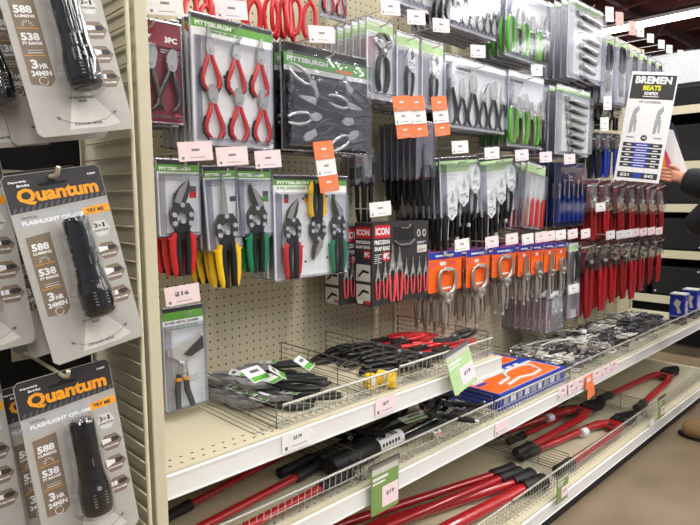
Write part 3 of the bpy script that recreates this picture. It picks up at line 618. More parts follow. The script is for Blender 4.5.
def hook(tx, ty, lab, Yt=-11.3, color='pink', tags=1, w=3.1, h=1.7, wire=True, yaw=0, bare=False, num=None):
    p = onY(tx, ty, Yt); t = thing('peg_hook', lab, 'hook', (p.x, 0, p.z-.9), 'pegboard hooks with price tags')
    m = MB()
    if wire:
        m.sweep([(.25, 0, .9), (.25, Yt+.06, .9)], .08, 'wire', 6); m.box(-.25, .75, -.12, 0, .5, 1.3, 'wire')
    m.build('wire_prong', t)
    if not bare:
        zz = 0
        for k in range(tags):
            c = color if tags == 1 else ['orange_tag', 'paper', 'orange_tag'][k]
            m = MB(); m.T = Matrix.Translation((.25+k*.35, Yt, .9-k*h*.92)) @ Matrix.Rotation(D(-12+yaw), 4, 'Z') @ Matrix.Rotation(D(-5 if tags == 1 else -8), 4, 'Y')
            m.box(-w/2, w/2, -.03, .03, -h/2, h/2, c)
            if num: m.text(num, -.7, -.1, 1.3, .45, -.04, 'print')
            else: m.dec(-w*.12, .02, w*.12, .22, -.04, 'grey' if c != 'orange_tag' else 'white')
            m.dec(-w*.42, -h*.4, -w*.34, -h*.26, -.04, 'grey'); m.dec(-w*.2, -h*.35, w*.25, -h*.3, -.04, 'faint'); m.build('price_tag', t)
    return t

Y0 = -9.
# --- bay one, upper rows
hang('pliers_pack', mk_red3, (120, 20, 182, 122), Y0, 5, 1.1, 'red card with three small pliers', 'pliers', 'red three-piece pliers cards', 'on the top left hook', w=6.4)
hang('pliers_pack', mk_mini, (192, 22, 273, 147), Y0, 6, 1.15, 'white card of six red mini pliers', 'pliers set', 'six-piece red mini pliers cards', 'on its hook')
hang('tool_tray_pack', mk_tray, (281, 50, 366, 152), Y0, 5, 1.4, 'black clamshell tray of chrome pliers', 'pliers set', 'black clamshell plier sets', 'on its hook')
hang('nipper_pack', mk_nip, (366, 20, 393, 100), Y0, 7, 1.25, 'clear pack with black end nippers', 'nippers', 'end nipper packs', 'beside the black clamshell trays')
hang('locking_clamp_pack', mk_lock1, (396, 34, 419, 106), Y0, 6, 1.3, 'clear pack with silver clamp pliers', 'clamp pliers', 'silver clamp packs', 'right of the end nippers')
hang('locking_clamp_pack', mk_lock1, (421, 42, 443, 110), Y0, 6, 1.3, 'clear pack with small silver clamp pliers', 'clamp pliers', 'smaller silver clamp packs', 'above the second orange tags')
# --- bay one, middle row
hang('tin_snips_pack', mk_snip('red_grip', 1), (157, 160, 200, 236), Y0, 4, 1.5, 'red-handled tin snips on a card', 'tin snips', 'red-handled snips', 'beside the beige end panel')
hang('tin_snips_pack', mk_snip('yellow', 1, True, 'card_white'), (203, 166, 238, 250), Y0, 5, 1.3, 'yellow-handled straight tin snips', 'tin snips', 'yellow-handled snips', 'of its hook', roll=-3)
hang('tin_snips_pack', mk_snip('green', -1, False, 'leaf'), (236, 167, 271, 236), Y0, 4, 1.5, 'green-handled tin snips on a card', 'tin snips', 'green-handled snips', 'of its hook')
hang('tin_snips_set', mk_snip3, (273, 176, 347, 277), Y0, 4, 1.2, 'white card with red, yellow and green snips', 'tin snips set', 'three-piece snips cards', 'of its hook')
hang('boxed_pliers_set', mk_icon, (372, 222, 428, 302), -9.5, 1, 3.4, 'charcoal ICON box of red snap ring pliers', 'boxed pliers', 'charcoal snap ring boxes', 'with a large open front handle slot')
p = onY(372, 262, -9.5)
hang('boxed_pliers_set', mk_icon, (340, 226, 393, 301), -6., 1, 3.4, 'charcoal ICON box behind and left of the front one', 'boxed pliers', 'charcoal snap ring boxes', 'mostly hidden')
hang('sheet_metal_seamer_pack', mk_seam, (163, 306, 205, 408), -8., 1, 1, 'white clear-fronted pack with a metal hand seamer', 'hand seamer', None, 'hanging just above the upper shelf')
hang('pliers_sleeve', mk_sleeve('lines', 'black', 9, 'lavender'), (355, 148, 374, 185), -4, 2, 1.2, 'dim sleeve of black-handled pliers', 'pliers', 'dim black-handled pliers', 'below the black trays')
hang('pliers_sleeve', mk_sleeve('diag', 'black', 8, 'lavender'), (389, 143, 400, 181), -3, 1, 1, 'narrow sleeve of black-handled pliers deep on a hook', 'pliers', None, 'by the slotted upright')
hang('pliers_sleeve', mk_quinn, (416, 122, 433, 180), Y0, 7, 1.1, 'smoky sleeve with long black handles', 'pliers', 'smoky sleeves with black handles', 'right of the slotted upright')
# --- bay two, upper rows
BL = ['black', 'charcoal']
hang('pliers_set_pack', mk_multi(7, ['black'], ['lines', 'needle', 'diag'], L=7), (443, -34, 497, 33), Y0, 6, 1.1, 'black pliers tray pack at the top edge', 'pliers set', 'topmost black plier packs', 'of the top hook')
hang('pliers_set_pack', mk_multi(6, ['black'], ['lines', 'needle', 'diag', 'bent']), (444, 62, 505, 131), Y0, 5, 1.2, 'clear pack of six black-handled pliers', 'pliers set', 'six-piece black plier packs', 'of its hook')
hang('pliers_set_pack', mk_multi(6, ['lime', 'black'], ['groove', 'needle', 'diag', 'lines']), (505, -8, 547, 62), Y0, 5, 1.3, 'clear pack of green and black pliers', 'pliers set', 'upper green plier packs', 'of the upper hook')
hang('pliers_set_pack', mk_multi(6, ['lime', 'black'], ['groove', 'needle', 'diag', 'lines']), (507, 74, 543, 148), Y0, 5, 1.3, 'clear pack of green and black pliers', 'pliers set', 'lower green plier packs', 'of the lower hook')
hang('wrench_set_pack', mk_wrench(7), (567, 4, 602, 82), Y0, 6, 1.35, 'clear-fronted pack of shiny locking wrenches', 'wrench set', 'upper wrench packs', 'of the upper hook')
hang('wrench_set_pack', mk_wrench(7), (555, 88, 589, 156), Y0, 6, 1.3, 'clear-fronted pack of shiny wrenches', 'wrench set', 'lower wrench packs', 'of the lower hook')
# --- bay two, middle row
hang('locking_pliers_set', mk_lockset, (438, 157, 477, 216), Y0, 8, 1.1, 'card of three pale locking pliers', 'locking pliers set', 'left locking plier cards', 'of the left hook', roll=-4)
hang('locking_pliers_set', mk_lockset, (478, 157, 512, 214), Y0, 6, 1.1, 'card of three pale locking pliers', 'locking pliers set', 'right locking plier cards', 'of the right hook', roll=-6)
hang('screwdriver_pack', mk_driver('dull_red', 3), (508, 168, 524, 230), -7, 2, 1.1, 'narrow pack of dark red screwdrivers', 'screwdrivers', 'dark red screwdriver packs', 'left of the brighter ones', roll=6)
hang('screwdriver_pack', mk_driver('red_grip', 4), (526, 164, 545, 229), Y0, 3, 1.2, 'slanting pack of four bright red screwdrivers', 'screwdrivers', 'bright red screwdriver packs', 'of its hook', roll=7)
hang('hand_tool_pack', mk_blue, (554, 163, 583, 226), Y0, 5, 1.2, 'smoky pack of six blue-handled tools', 'hand tool set', 'blue-handled tool packs', 'of its hook')
# --- orange and blue locking tool cards
cl = [(428, 251, 461, 291, 'clamp'), (466, 249, 489, 286, 'clamp'), (492, 247, 515, 276, 'clamp'), (518, 245, 530, 276, 'long'), (531, 244, 543, 274, 'curve'), (544, 243, 555, 272, 'long'), (556, 242, 566, 270, 'curve')]
nm = ['leftmost', 'second from the left', 'third from the left', 'fourth from the left', 'fifth from the left', 'sixth from the left', 'rightmost']
for k, (a, b, c, d, j) in enumerate(cl):
    hang('locking_clamp_card', mk_clamp(j), (a, b, c, d), Y0, 4 if k < 3 else 5, 1.6, 'orange card with locking %s' % {'clamp': 'clamp', 'long': 'long-nose pliers', 'curve': 'pliers'}[j], 'locking pliers', 'orange cards on hook %s' % nm[k], 'on hook %s' % sh(nm[k]))
hang('pliers_pack', mk_long('needle'), (567, 243, 577, 318), -9.4, 2, 1.3, 'narrow white pack with green top', 'pliers', 'narrow green-topped packs', 'right of the orange cards')
hang('spring_tool_pack', mk_multi(5, ['steel'], ['needle'], L=5.5), (546, 291, 562, 331), Y0, 8, 1.25, 'clear pack of grey tools with green corner', 'hand tool set', 'clear packs under the orange cards', 'of the low hook')
# --- bay three
for k, (a, c) in enumerate([(586, 597), (598, 610), (612, 623), (624, 634), (635, 643), (644, 653), (654, 662)]):
    hang('pliers_sleeve', mk_sleeve(['lines', 'needle', 'groove'][k % 3], 'red' if k % 2 else 'dull_red', 10.5, 'wine'), (a, 180+k*.6, c, 212+k*.3), Y0, 4, 1.7, 'upper-row red-handled pliers', 'pliers', 'upper red-handled pliers, hook %s' % nm[k], 'on upper hook %s' % sh(nm[k]), roll=[-2, -3, -7, -4, -8, -9, -9][k], jit=3)
for k, (a, c) in enumerate([(580, 594), (596, 606), (607, 616), (617, 627), (628, 635), (636, 644), (645, 652), (653, 661)]):
    nn = nm[k] if k < 6 else ['seventh from the left', 'rightmost'][k-6]
    hang('pliers_sleeve', mk_sleeve(['groove', 'diag', 'lines', 'groove'][k % 4], 'red' if k % 3 else 'dull_red', [15, 14, 12.5, 12, 13.5, 12, 10.5, 10.5][k], 'wine', True), (a, 242-k*.6, c, [272, 270, 268, 264, 262, 260, 258, 256][k]), Y0, 4, 1.7, 'lower-row red-handled pliers', 'pliers', 'lower red-handled pliers, hook %s' % nn, 'on lower hook %s' % sh(nn), jit=3)
hang('pliers_pack', mk_long('lines'), (601, 36, 613, 104), Y0, 4, 1.4, 'tall clear pack with looped black handles up', 'pliers', 'tall looped-handle packs by the wrenches', 'beside the wrench packs')
hang('pliers_pack', mk_long('needle'), (614, 40, 626, 106), Y0, 4, 1.4, 'tall clear pack with oval handles up', 'pliers', 'tall looped-handle packs', 'right of its twin')
for k, (a, c, d) in enumerate([(628, 637, 104), (638, 646, 102), (647, 654, 100), (655, 661, 98)]):
    hang('pliers_pack', mk_long(['diag', 'lines'][k % 2]), (a, 50+k*4, c, d), Y0, 4, 1.5, 'dim narrow pack above the posted sign', 'pliers', 'packs above the sign, hook %s' % nm[k], 'on hook %s' % sh(nm[k]))
for k, (a, c) in enumerate([(592, 600), (601, 609), (610, 619)]):
    hang('pliers_sleeve', mk_sleeve('diag', 'blue' if k > 0 else 'black', 9, 'matte_black'), (a, 134, c, 152), -6, 3, 1.6, ['black', 'blue', 'navy'][k]+'-handled pliers left of the sign', 'pliers', 'dark sleeves left of the sign, hook %s' % nm[k], 'on the %s hook' % sh(nm[k]))
for k, (a, c) in enumerate([(598, 608), (609, 619)]):
    hang('pliers_sleeve', mk_sleeve('needle', 'black', 9, 'charcoal'), (a, 100, c, 120), -5, 2, 1.6, 'charcoal-sleeved pliers under the tall packs', 'pliers', 'charcoal sleeves under the tall packs %s' % nm[k], 'on the %s hook' % sh(nm[k]))

# hooks with tags
hook(229, 9, 'pink price tag above the six red mini pliers'); hook(162, 4, 'price tag above the red card at the top left', color='paper'); hook(320, 34, 'pink price tag above the black clamshell trays')
hook(389, 7, 'pink price tag above the end nippers', w=2.8); hook(415, 17, 'pink price tag above the middle clamp pack', w=2.8); hook(440, 25, 'pink price tag above the right clamp pack', w=2.8)
hook(477, 51, 'pink price tag on the empty hook above six black pliers', w=2.8); hook(536, 70, 'small white price tag under the upper green pliers', color='paper', w=2.6)
hook(193, 151, 'pink price tag above the red-handled snips'); hook(230, 156, 'pink price tag above the yellow-handled snips'); hook(266, 159, 'pink price tag above the green-handled snips', w=2.8)
hook(322, 150, 'stack of two orange and one white tags above the three-piece snips', tags=3, w=2.4, h=1.9)
hook(180, 295, 'pink price tag reading 16 above the hand seamer', num='$16'); hook(379, 209, 'white price tag above the charcoal boxes', color='paper')
for x, l in ((400, 'leftmost'), (415, 'middle'), (438, 'rightmost')): hook(x, 103, 'orange and white tag strip, %s of the three by the clamp packs' % l, tags=3, w=2.4, h=1.75, wire=False, yaw=-6)
for x, y, l in ((459, 147, 'white price tag above the left locking plier cards'), (491, 153, 'white price tag above the right locking plier cards'), (521, 155, 'price tag above the dark red screwdrivers'), (545, 157, 'price tag above the bright red screwdrivers'), (569, 159, 'price tag above the blue-handled tools')):
    hook(x, y, l, color='paper' if x < 500 else 'pink', w=3)
for k, (x, y) in enumerate([(461, 245), (491, 242), (511, 239), (527, 239), (540, 237), (549, 236), (560, 235), (572, 234), (585, 233.6)]):
    hook(x, y, 'price tag over the orange cards, %s of the nine' % (nm[:6]+['seventh from the left', 'eighth from the left', 'rightmost'])[k], color='pink' if k % 3 else 'paper', w=2.7)
for k, (x, y) in enumerate([(610, 235), (620, 234.7), (628, 233.6), (635, 232.6), (643, 232), (651, 231), (658.6, 231)]):
    hook(x, y, 'price tag above the lower red-handled pliers, %s of the seven' % nm[k], color='paper' if k < 3 else 'pink', w=2.8)
hook(600, 207, 'single white price tag among the upper red-handled pliers', color='paper', w=3); hook(573, 289, 'white price tag in front of the narrow green-topped pack', color='paper', w=3)
for k, (x, y, c) in enumerate([(609, 14, 'paper'), (619, 19, 'pale_pink'), (632, 28, 'pale_pink'), (640, 32, 'paper'), (650, 38, 'paper'), (661, 44, 'paper'), (669, 49, 'paper'), (680, 54, 'paper')]):
    nn = (nm[:6]+['seventh from the left', 'rightmost'])[k]; hook(x, y, 'price tag on a bare hook against the ceiling, %s of eight' % nn, color=c, w=2.4, h=2.6 if k < 3 else 1.8, Yt=-12)
for k, (x, y) in enumerate([(604, 124), (607, 103)]): hook(x, y, ['small white tag left of the posted sign', 'white slanting tag above the sign rail'][k], color='paper', w=2.6, h=2.6, Yt=-10)

# red loops at the top of bay one
def loops(px, py, n, lab):
    p = onY(px, py, -7); t = thing('ring_pliers', lab, 'pliers', (p.x, -7, p.z), 'red ring-handled tools'); m = MB()
    for s in (-1, 1):
        pts = [(s*(.9+.75*math.sin(a)), 0, -1.6-1.9*math.cos(a)*-1) for a in [2*PI*q/14 for q in range(15)]]
        m.sweep(pts, .24, 'red_grip', 8)
        m.sweep([(s*.9, 0, .3), (s*.3, 0, 2.2), (0, 0, 3.5)], .24, 'red_grip', 8)
    m.build('handle_loops', t); m = MB(); m.disc(0, 3.4, .6, .7, -.3, .3, 'steel'); m.prism([(-.4, 3.6), (.4, 3.6), (.1, 6), (-.1, 6)], -.2, .2, 'steel'); m.build('jaws', t); t.rotation_euler = (random.uniform(-.15, .15), random.uniform(-.25, .25), random.uniform(-.7, .7))
for k, (x, y) in enumerate([(199, 4), (214, -2), (246, 2), (262, 0), (278, 3), (289, 6), (303, 4)]):
    loops(x, y, 1, 'red looped tool handles hanging at the top edge, %s of the seven' % nm[k])
hang('pliers_pack', mk_multi(2, ['red_grip'], ['lines'], L=7), (320, -30, 345, 19), -3, 1, 1, 'white card with two red grips cut by the top edge', 'pliers', None, '')
hang('parts_pack', mk_multi(3, ['steel'], ['needle'], L=5), (399, -40, 428, 9), -9, 3, 1.5, 'clear blister pack with grey insert', 'tool pack', 'clear packs at the top edge', 'above the clamp packs')

# ------------------------------------------------------------------ upper shelf contents
def lay(o, X, Y, Z, ang, tilt=0, pitch=0):      # tool built in XZ facing -Y, laid flat facing up
    o.rotation_euler = (Matrix.Rotation(ang, 3, 'Z') @ Matrix.Rotation(pitch, 3, 'X') @ Matrix.Rotation(tilt, 3, 'Y') @ Matrix.Rotation(-PI/2, 3, 'X')).to_euler(); o.location = Vector((X, Y, Z))*S
def grey_clamp():
    t = thing('locking_clamp', None, 'clamp', group='grey welding clamps in the near basket'); m = MB(); k = 9.
    m.prism([(-.9, -.5), (-1.3, .8), (-1.1, 2.2), (0, 3.1), (.6, 2.9), (.2, 2.3), (-.4, 1.6), (-.3, .6), (.3, .2), (.9, .8), (1.2, 1.8), (1.6, 1.7), (1.5, .3), (.9, -.8), (0, -1.4)], -.22, .22, 'grey')
    for x, z in ((-.5, 0), (.5, -.1), (-.1, -.8), (-.9, 1.2)): m.disc(x, z, .24, .24, -.32, .32, 'chrome', 12)
    m.build('jaw_body', t)
    for s in (-1, 1):
        m = MB(); m.sweep([(s*.3, 0, -.9), (s*.9, 0, -2.2), (s*1.1, 0, -3.8), (s*.8, 0, -5.4), (s*.5, 0, -6.)], [.22, .33, .36, .33, .22], 'rubber', 8, .8); m.build('handle', t)
    m = MB(); m.T = Matrix.Translation((.2, -.42, -.6)) @ Matrix.Rotation(.5, 4, 'Y'); m.box(-.9, .9, -.02, .02, -1.1, .8, 'card_white'); m.dec(-.85, -1.05, .85, -.5, -.03, 'lime'); m.dec(-.6, .1, .3, .5, -.03, 'print'); m.build('label', t)
    return t
g0 = grey_clamp(); gt = snap(g0)
GC = [(-1.2, -3.6, .5, .9, 'at the back left of the basket'), (-1.6, -6.2, .5, .7, 'left side, second from the pegboard'), (-1.8, -8.8, .5, .95, 'left side, under the big tilted tag'), (-1.6, -11., .5, .8, 'left side, second from the fence'), (.4, -7.4, 1.5, 1.0, 'on top with a tipped up label'), (2.4, -3.6, .5, 1.1, 'near the pegboard'),
      (3.2, -6.2, .6, 1.15, 'with its label turned up'), (2.8, -9., .7, 1.2, 'in the middle of the basket'), (1.2, -12.2, .6, 1.0, 'against the wire fence'), (.6, -9.6, 1.6, .75, 'topmost on the left pile'), (3.6, -5.2, 1.8, 1.3, 'with long black handles reaching right'), (-.4, -5., 1.4, 1.3, 'lying across the two back ones')]
for i, (x, y, z, a, l) in enumerate(GC):
    o = g0 if i == 0 else copy_tree(None, None, gt); lay(o, x, y, ZA+.2+z, a, .1*(-1)**i, .05); o['label'] = 'grey locking clamp '+l
def leaflet(name, lab, cat, p, w, h, ang, tilt, mts, grp=None):
    t = thing(name, lab, cat, p, grp); m = MB(); m.box(-w/2, w/2, -h/2, h/2, -.03, .03, mts[0]); m.box(-w/2+.1, w/2-.1, -h/2+.1, -h/2+h*.35, .03, .05, mts[1]); m.box(-w*.2, w*.3, h*.1, h*.3, .03, .05, 'print'); m.build('sheet', t); t.rotation_euler = (tilt, 0.1, ang)
for k, (px, py, z, a) in enumerate([(256, 374, -4.2, -.2), (277, 372, -4.4, .4), (304, 363, -4., .1)]):
    p = onZ(px, py, z); leaflet('hang_tag', ['white and green hang tag standing tilted on the clamps', 'small green and white hang tag between two others', 'green and white hang tag farthest right on the grey clamps'][k], 'tag', p, 3.0, 1.9, a+.6, .55, ('card_white', 'lime'))
# yellow packs
for k, (px, py) in enumerate([(371, 381), (382, 378), (392, 380)]):
    p = onZ(px, py, ZA+1); t = thing('tape_pack', 'small yellow tape roll pack, %s of three behind the fence' % ['leftmost', 'middle', 'rightmost'][k], 'tape', (p.x, p.y, ZA+.05), 'yellow packs on the upper shelf')
    m = MB(); m.T = Matrix.Rotation(.3*k, 4, 'Z'); m.disc(0, .95, .95, .9, -.4, .4, 'yellow', 18); m.build('roll', t); m = MB(); m.T = Matrix.Rotation(.3*k, 4, 'Z'); m.disc(0, .95, .45, .45, -.44, -.4, 'card_white', 12); m.build('core', t)
# red and black pliers heap
def solid_pliers(kind, L, gm, hm, spread=.1, gr=.04, lower=.65):
    t = thing('pliers', None, 'pliers'); put_pliers(t, 0, 0, 0, L, kind, gm, hm=hm, spread=spread, gr=gr, y=0, lower=lower); return t
a0 = solid_pliers('lines', 8.5, 'red_grip', 'dark_steel'); a1 = solid_pliers('groove', 9, 'black', 'gun'); tr = [snap(a0), snap(a1)]; used = [0, 0]
n = 0
for r in range(4):
    for c in range(5):
        red = c >= 2 if r < 3 else c >= 3; k = 0 if red else 1; o = (a0, a1)[k] if not used[k] else copy_tree(None, None, tr[k]); used[k] = 1
        x = 18.2+c*2.5+r*.25; y = -3.5-r*3.4
        lay(o, x+random.uniform(-.4, .4), y, ZA+.5+(c % 2)*.55+.35*(r % 2), (PI/2 if red else PI/2+PI)+random.uniform(-.35, .35), .1)
        o['label'] = ('red' if red else 'black')+'-handled loose pliers, %s row from the pegboard, %s from the left' % (['first', 'second', 'third', 'fourth'][r], ['first', 'second', 'third', 'fourth', 'fifth'][c])
        o['group'] = 'loose pliers in the right basket'
o = copy_tree(None, None, tr[1]); lay(o, 28, -14.2, ZA+2.6, 1.75, .1); o['label'] = 'black-handled pliers lying across the fence at the right end'

# ------------------------------------------------------------------ bolt cutters
def bolt_cutter(L, spread, wide=1., label=''):
    """head at the origin pointing +X, handles towards -X, flat on the shelf"""
    t = thing('bolt_cutter', label, 'bolt cutter'); h = 1.0
    m = MB(); q = 1.2*wide
    T = Matrix.Rotation(-PI/2, 4, 'X'); m.T = T          # draw in XZ, lay down (z -> y)
    for s in (-1, 1):
        m.prism([(-1.2*q, s*.1), (-1.2*q, s*.9*q), (.6*q, s*1.1*q), (2.4*q, s*.55*q), (3.*q, s*.08), (1*q, s*.25*q)], -h-.28*wide, -h+.28*wide, 'matte_black')
    m.disc(-.6*q, .5*q, .28*q, .28*q, -h-.45*wide, -h+.3, 'gun', 10); m.disc(-.6*q, -.5*q, .28*q, .28*q, -h-.45*wide, -h+.3, 'gun', 10); m.build('jaws', t)
    m = MB(); m.T = T
    m.prism([(-1*q, -.9*q), (-1*q, .9*q), (-2.6*q, 1.*q), (-3.4*q, .4*q), (-3.4*q, -.4*q), (-2.6*q, -1.*q)], -h-.18, -h+.18, 'red'); m.disc(-2.8*q, 0, .3*q, .3*q, -h-.4, -h+.2, 'gun', 10); m.build('link_plate', t)
    for s in (-1, 1):
        m = MB(); a = (-2.4*q, s*.6*q, h); b = (-5*q, s*1.3*q, h); e = (-L+4.6, s*spread*.93, h)
        m.sweep([a, (-3.4*q, s*1.0*q, h), b, e], [.5*wide, .62*wide, .5*wide, .45*wide], 'red', 12, .85, ref=(0, 0, 1)); hd = m.build('handle', t)
        m = MB(); d = (Vector((-L, s*spread, h))-Vector(e)); E = Vector(e); m.sweep([tuple(E-d*.03), tuple(E+d*.05), tuple(E+d*.5), tuple(E+d*.95), (-L, s*spread, h)], [.62*wide, .66*wide, .58*wide, .64*wide, .5*wide], 'rubber', 12, .9, ref=(0, 0, 1)); m.build('grip', hd)
    if 'paper band' in label:
        m = MB(); m.T = Matrix.Translation((-L*.42, spread*.55, h)); m.sweep([(0, 0, 0), (1.4, -spread*.05, 0)], .6*wide, 'card_white', 12, .9, ref=(0, 0, 1)); m.build('paper_band', t)
    return t
def put_bc(pA, pB, Z, spread, wide, label, grp='red bolt cutters on the shelves', up=0):
    """pA: photograph point of the head, pB: of the point midway between the grips"""
    A = onZ(*pA, Z+1) if isinstance(pA, tuple) else pA; B = onZ(*pB, Z+1) if isinstance(pB, tuple) else pB
    d = A-B; L = d.length; t = bolt_cutter(L, spread, wide, label); t['group'] = grp
    t.location = Vector((A.x, A.y, Z+up))*S; t.rotation_euler = (0, 0, math.atan2(d.y, d.x))
V = Vector
put_bc(V((76.5, -18.3, 0)), V((48., -16.1, 0)), ZC, 3.3, 1.4, 'red bolt cutter with white paper band, nearer the fence in the pile', up=.15)
put_bc(V((76., -12.4, 0)), V((47, -9.6, 0)), ZC, 3.4, 1.35, 'red bolt cutter with paper band behind, closest to the pegboard side of the bottom deck', up=1.3)
put_bc(V((74, -8.4, 0)), V((53, -5.5, 0)), ZC, 2.6, 1.1, 'dark red bolt cutter lying underneath the two big ones', up=-.1)
put_bc(V((116, -14.2, 0)), V((84.6, -14.2, 0)), ZC, 3.7, 1.4, 'red bolt cutter spread open alone on the far bottom deck')
put_bc(V((6, -11.2, 0)), V((44., -18.4, 0)), ZC, 1.1, 1.9, 'thick red bolt cutter at the lower edge with black grips to the right', up=.2)
put_bc(V((2, -7.6, 0)), V((42.4, -15.8, 0)), ZC, .75, 1.3, 'thinner red bolt cutter resting behind the one at the fence', up=1.2)
put_bc(V((-15, -16.3, 0)), V((6.6, -14.5, 0)), ZB, 1.9, .95, 'red bolt cutter with two black grips on the near middle shelf', up=.05)
put_bc(V((10, -5.4, 0)), V((-13.6, -9.6, 0)), ZB, 1.6, .9, 'shaded red bolt cutter at the back of the near middle shelf', up=.05)
put_bc(V((6, -3., 0)), V((-14, -5.6, 0)), ZB, 1.2, .8, 'dark red bolt cutter deepest under the upper shelf', up=.9)
put_bc(V((78.5, -5, 0)), V((61, -4.2, 0)), ZC, 2., .9, 'dark red bolt cutter deep under the middle shelf of bay two', up=.05)

# ------------------------------------------------------------------ black long tools on the near middle shelf
def pry(L, label):
    t = thing('pry_bar', label, 'pry bar', group='black pry bars on the middle shelf'); m = MB()
    m.sweep([(-L/2, 0, .5), (L/2-2, 0, .5), (L/2-.8, 0, .7), (L/2-.1, 0, 1.3), (L/2+.1, 0, 1.9)], [.42, .42, .42, .4, .2], 'matte_black', 6, .8, ref=(0, 0, 1)); m.build('shaft', t)
    m = MB(); m.sweep([(-L/2-.3, 0, .5), (-L/2+4.5, 0, .5)], .6, 'rubber', 10); m.build('grip', t); return t
PB = [(17, -12.2, .9, .02, 22, 'with its hook end near the orange trays'), (14, -9.2, .05, .1, 24, 'lying straight behind the white wrapped tube'), (18, -6.5, .05, -.06, 20, 'in the shadow at the back'), (20, -10.2, 1.2, .3, 18, 'lying askew on top of the others'),
      (16, -7.4, 1.3, -.25, 18, 'slanting toward the pegboard'), (22, -4.8, .9, .12, 18, 'deepest under the upper shelf'), (24.5, -12.5, .05, .2, 13, 'short one by the wire fence'), (25, -8, 2.1, .55, 13, 'short one on top of the heap')]
for x, y, z, a, L, l in PB: t = pry(L, 'black pry bar '+l); t.location = V((x, y, ZB+z))*S; t.rotation_euler = (0, 0, a)
for k, (x, y, z, a) in enumerate([(27, -5, 1.2, .3), (28.5, -8.5, 1.4, 1.0), (26.5, -11, 1.6, 2.0), (30, -12, .9, .6), (29, -14.5, .6, 1.6), (24, -14.8, 1.6, .4), (11, -6, .9, .3), (12, -10.5, 1.9, .5)]):
    m = lock_mb(8.5, body='gun', grip='matte_black', jaw='curve'); o = m.build('locking_pliers'); lay(o, x, y, ZB+.6+z, a, .2)
    tag(o, 'black locking pliers in the dark heap, %s' % ['at the back', 'left of the blue tray edge', 'beside the curved bar', 'touching the divider', 'behind the wire fence', 'over the label card', 'left of the white tube', 'on top of the bars'][k], 'locking pliers', 'black locking pliers by the pry bars')
t = thing('wrapped_tube', 'black tube with white printed wrap on the near middle shelf', 'tool tube', V((11.5, -14.4, ZB+.1))); m = MB(); m.sweep([(-6.2, 0, 1.3), (-6, 0, 1.3), (.8, 0, 1.3), (1, 0, 1.3)], [1.0, 1.2, 1.2, 1.0], 'rubber', 16); m.build('tube', t)
m = MB(); m.sweep([(.7, 0, 1.3), (5.4, 0, 1.25)], .9, 'white', 16)
for q in range(6): m.box(1.4+q*.55, 1.7+q*.55, -.5, .3, 2.14, 2.2, 'print'); m.box(1.4+q*.55, 1.6+q*.55, -1.0, -.9, 1.4, 1.8, 'print')
m.build('paper_wrap', t); m = MB(); m.sweep([(5.4, 0, 1.2), (17, .3, 1.1)], .12, 'chrome', 8); m.sweep([(5.4, -.5, .8), (18, -.2, .8)], .5, 'rubber', 10); m.build('rod', t); t.rotation_euler = (0, 0, .03)
leaflet('label_card', 'green, white and orange label card lying on the black tools', 'tag', V((20.5, -13.6, ZB+2.6)), 5.5, 1.4, .1, .2, ('card_white', 'leaf'))
leaflet('label_card', 'small orange sticker card behind the middle shelf fence', 'tag', V((21.8, -16.2, ZB+1)), 1.8, 1., .1, .7, ('card_white', 'orange_tag'))

# ------------------------------------------------------------------ orange and blue tray boxes
def tray_box(x0, x1, y0, y1, z, h, lab):
    t = thing('tray_box', lab, 'tool box', ((x0+x1)/2, (y0+y1)/2, z), 'orange and blue clamp boxes'); w = (x1-x0)/2; d = (y1-y0)/2; m = MB()
    m.box(-w, w, -d, d, 0, h, 'blue'); m.box(-w+.25, w-.9, -d+.35, d-1.2, h, h+.02, 'card_white'); m.box(-w+.3, w-1.1, -d+.4, d-1.9, h+.02, h+.04, 'orange')
    for q in range(7): m.box(-w+1.2+q*2.2, -w+2.6+q*2.2, d-1.3, d-.6, h+.0, h+.03, 'card_white')
    for q in range(5): m.box(-w+.6, -w+1.2, 0, 0, 0, 0, 'blue') if 0 else None
    for q in range(9): m.box(-w+1+q*w*.2, -w+1.+q*w*.2+w*.13, -d-.02, -d, h*.3, h*.7, 'card_white' if q % 2 else 'faint')
    m.box(-w+.8, -w+3.2, d*.1, d*.1+.7, h+.04, h+.06, 'blue'); m.box(-w+.8, -w+3.6, d*.35, d*.35+.6, h+.04, h+.06, 'card_white'); m.build('box', t)
    m = MB(); zz = h+.12
    m.sweep([(-w*.62, -d*.3, zz), (-w*.25, -d*.15, zz), (-w*.12, d*.3, zz), (w*.1, d*.5, zz), (w*.5, d*.48, zz), (w*.66, d*.2, zz), (w*.5, -d*.5, zz), (w*.2, -d*.62, zz), (-w*.1, -d*.4, zz), (-w*.55, -d*.6, zz)], .34, 'card_light', 6, .5, ref=(0, 0, 1)); m.build('clamp_picture', t)
tray_box(34.2, 50.2, -16.8, -8.4, ZB, 2.3, 'orange and blue tray box in front, pale clamp pictured on top') if 0 else None
tray_box(35.6, 55.3, -16.6, -9.4, ZB+.02, 2.4, 'front orange and blue box with a pale clamp pictured on its lid')
tray_box(34.4, 54.6, -9.2, -2.6, ZB+.02, 2.4, 'rear orange and blue box, half hidden behind the front one')

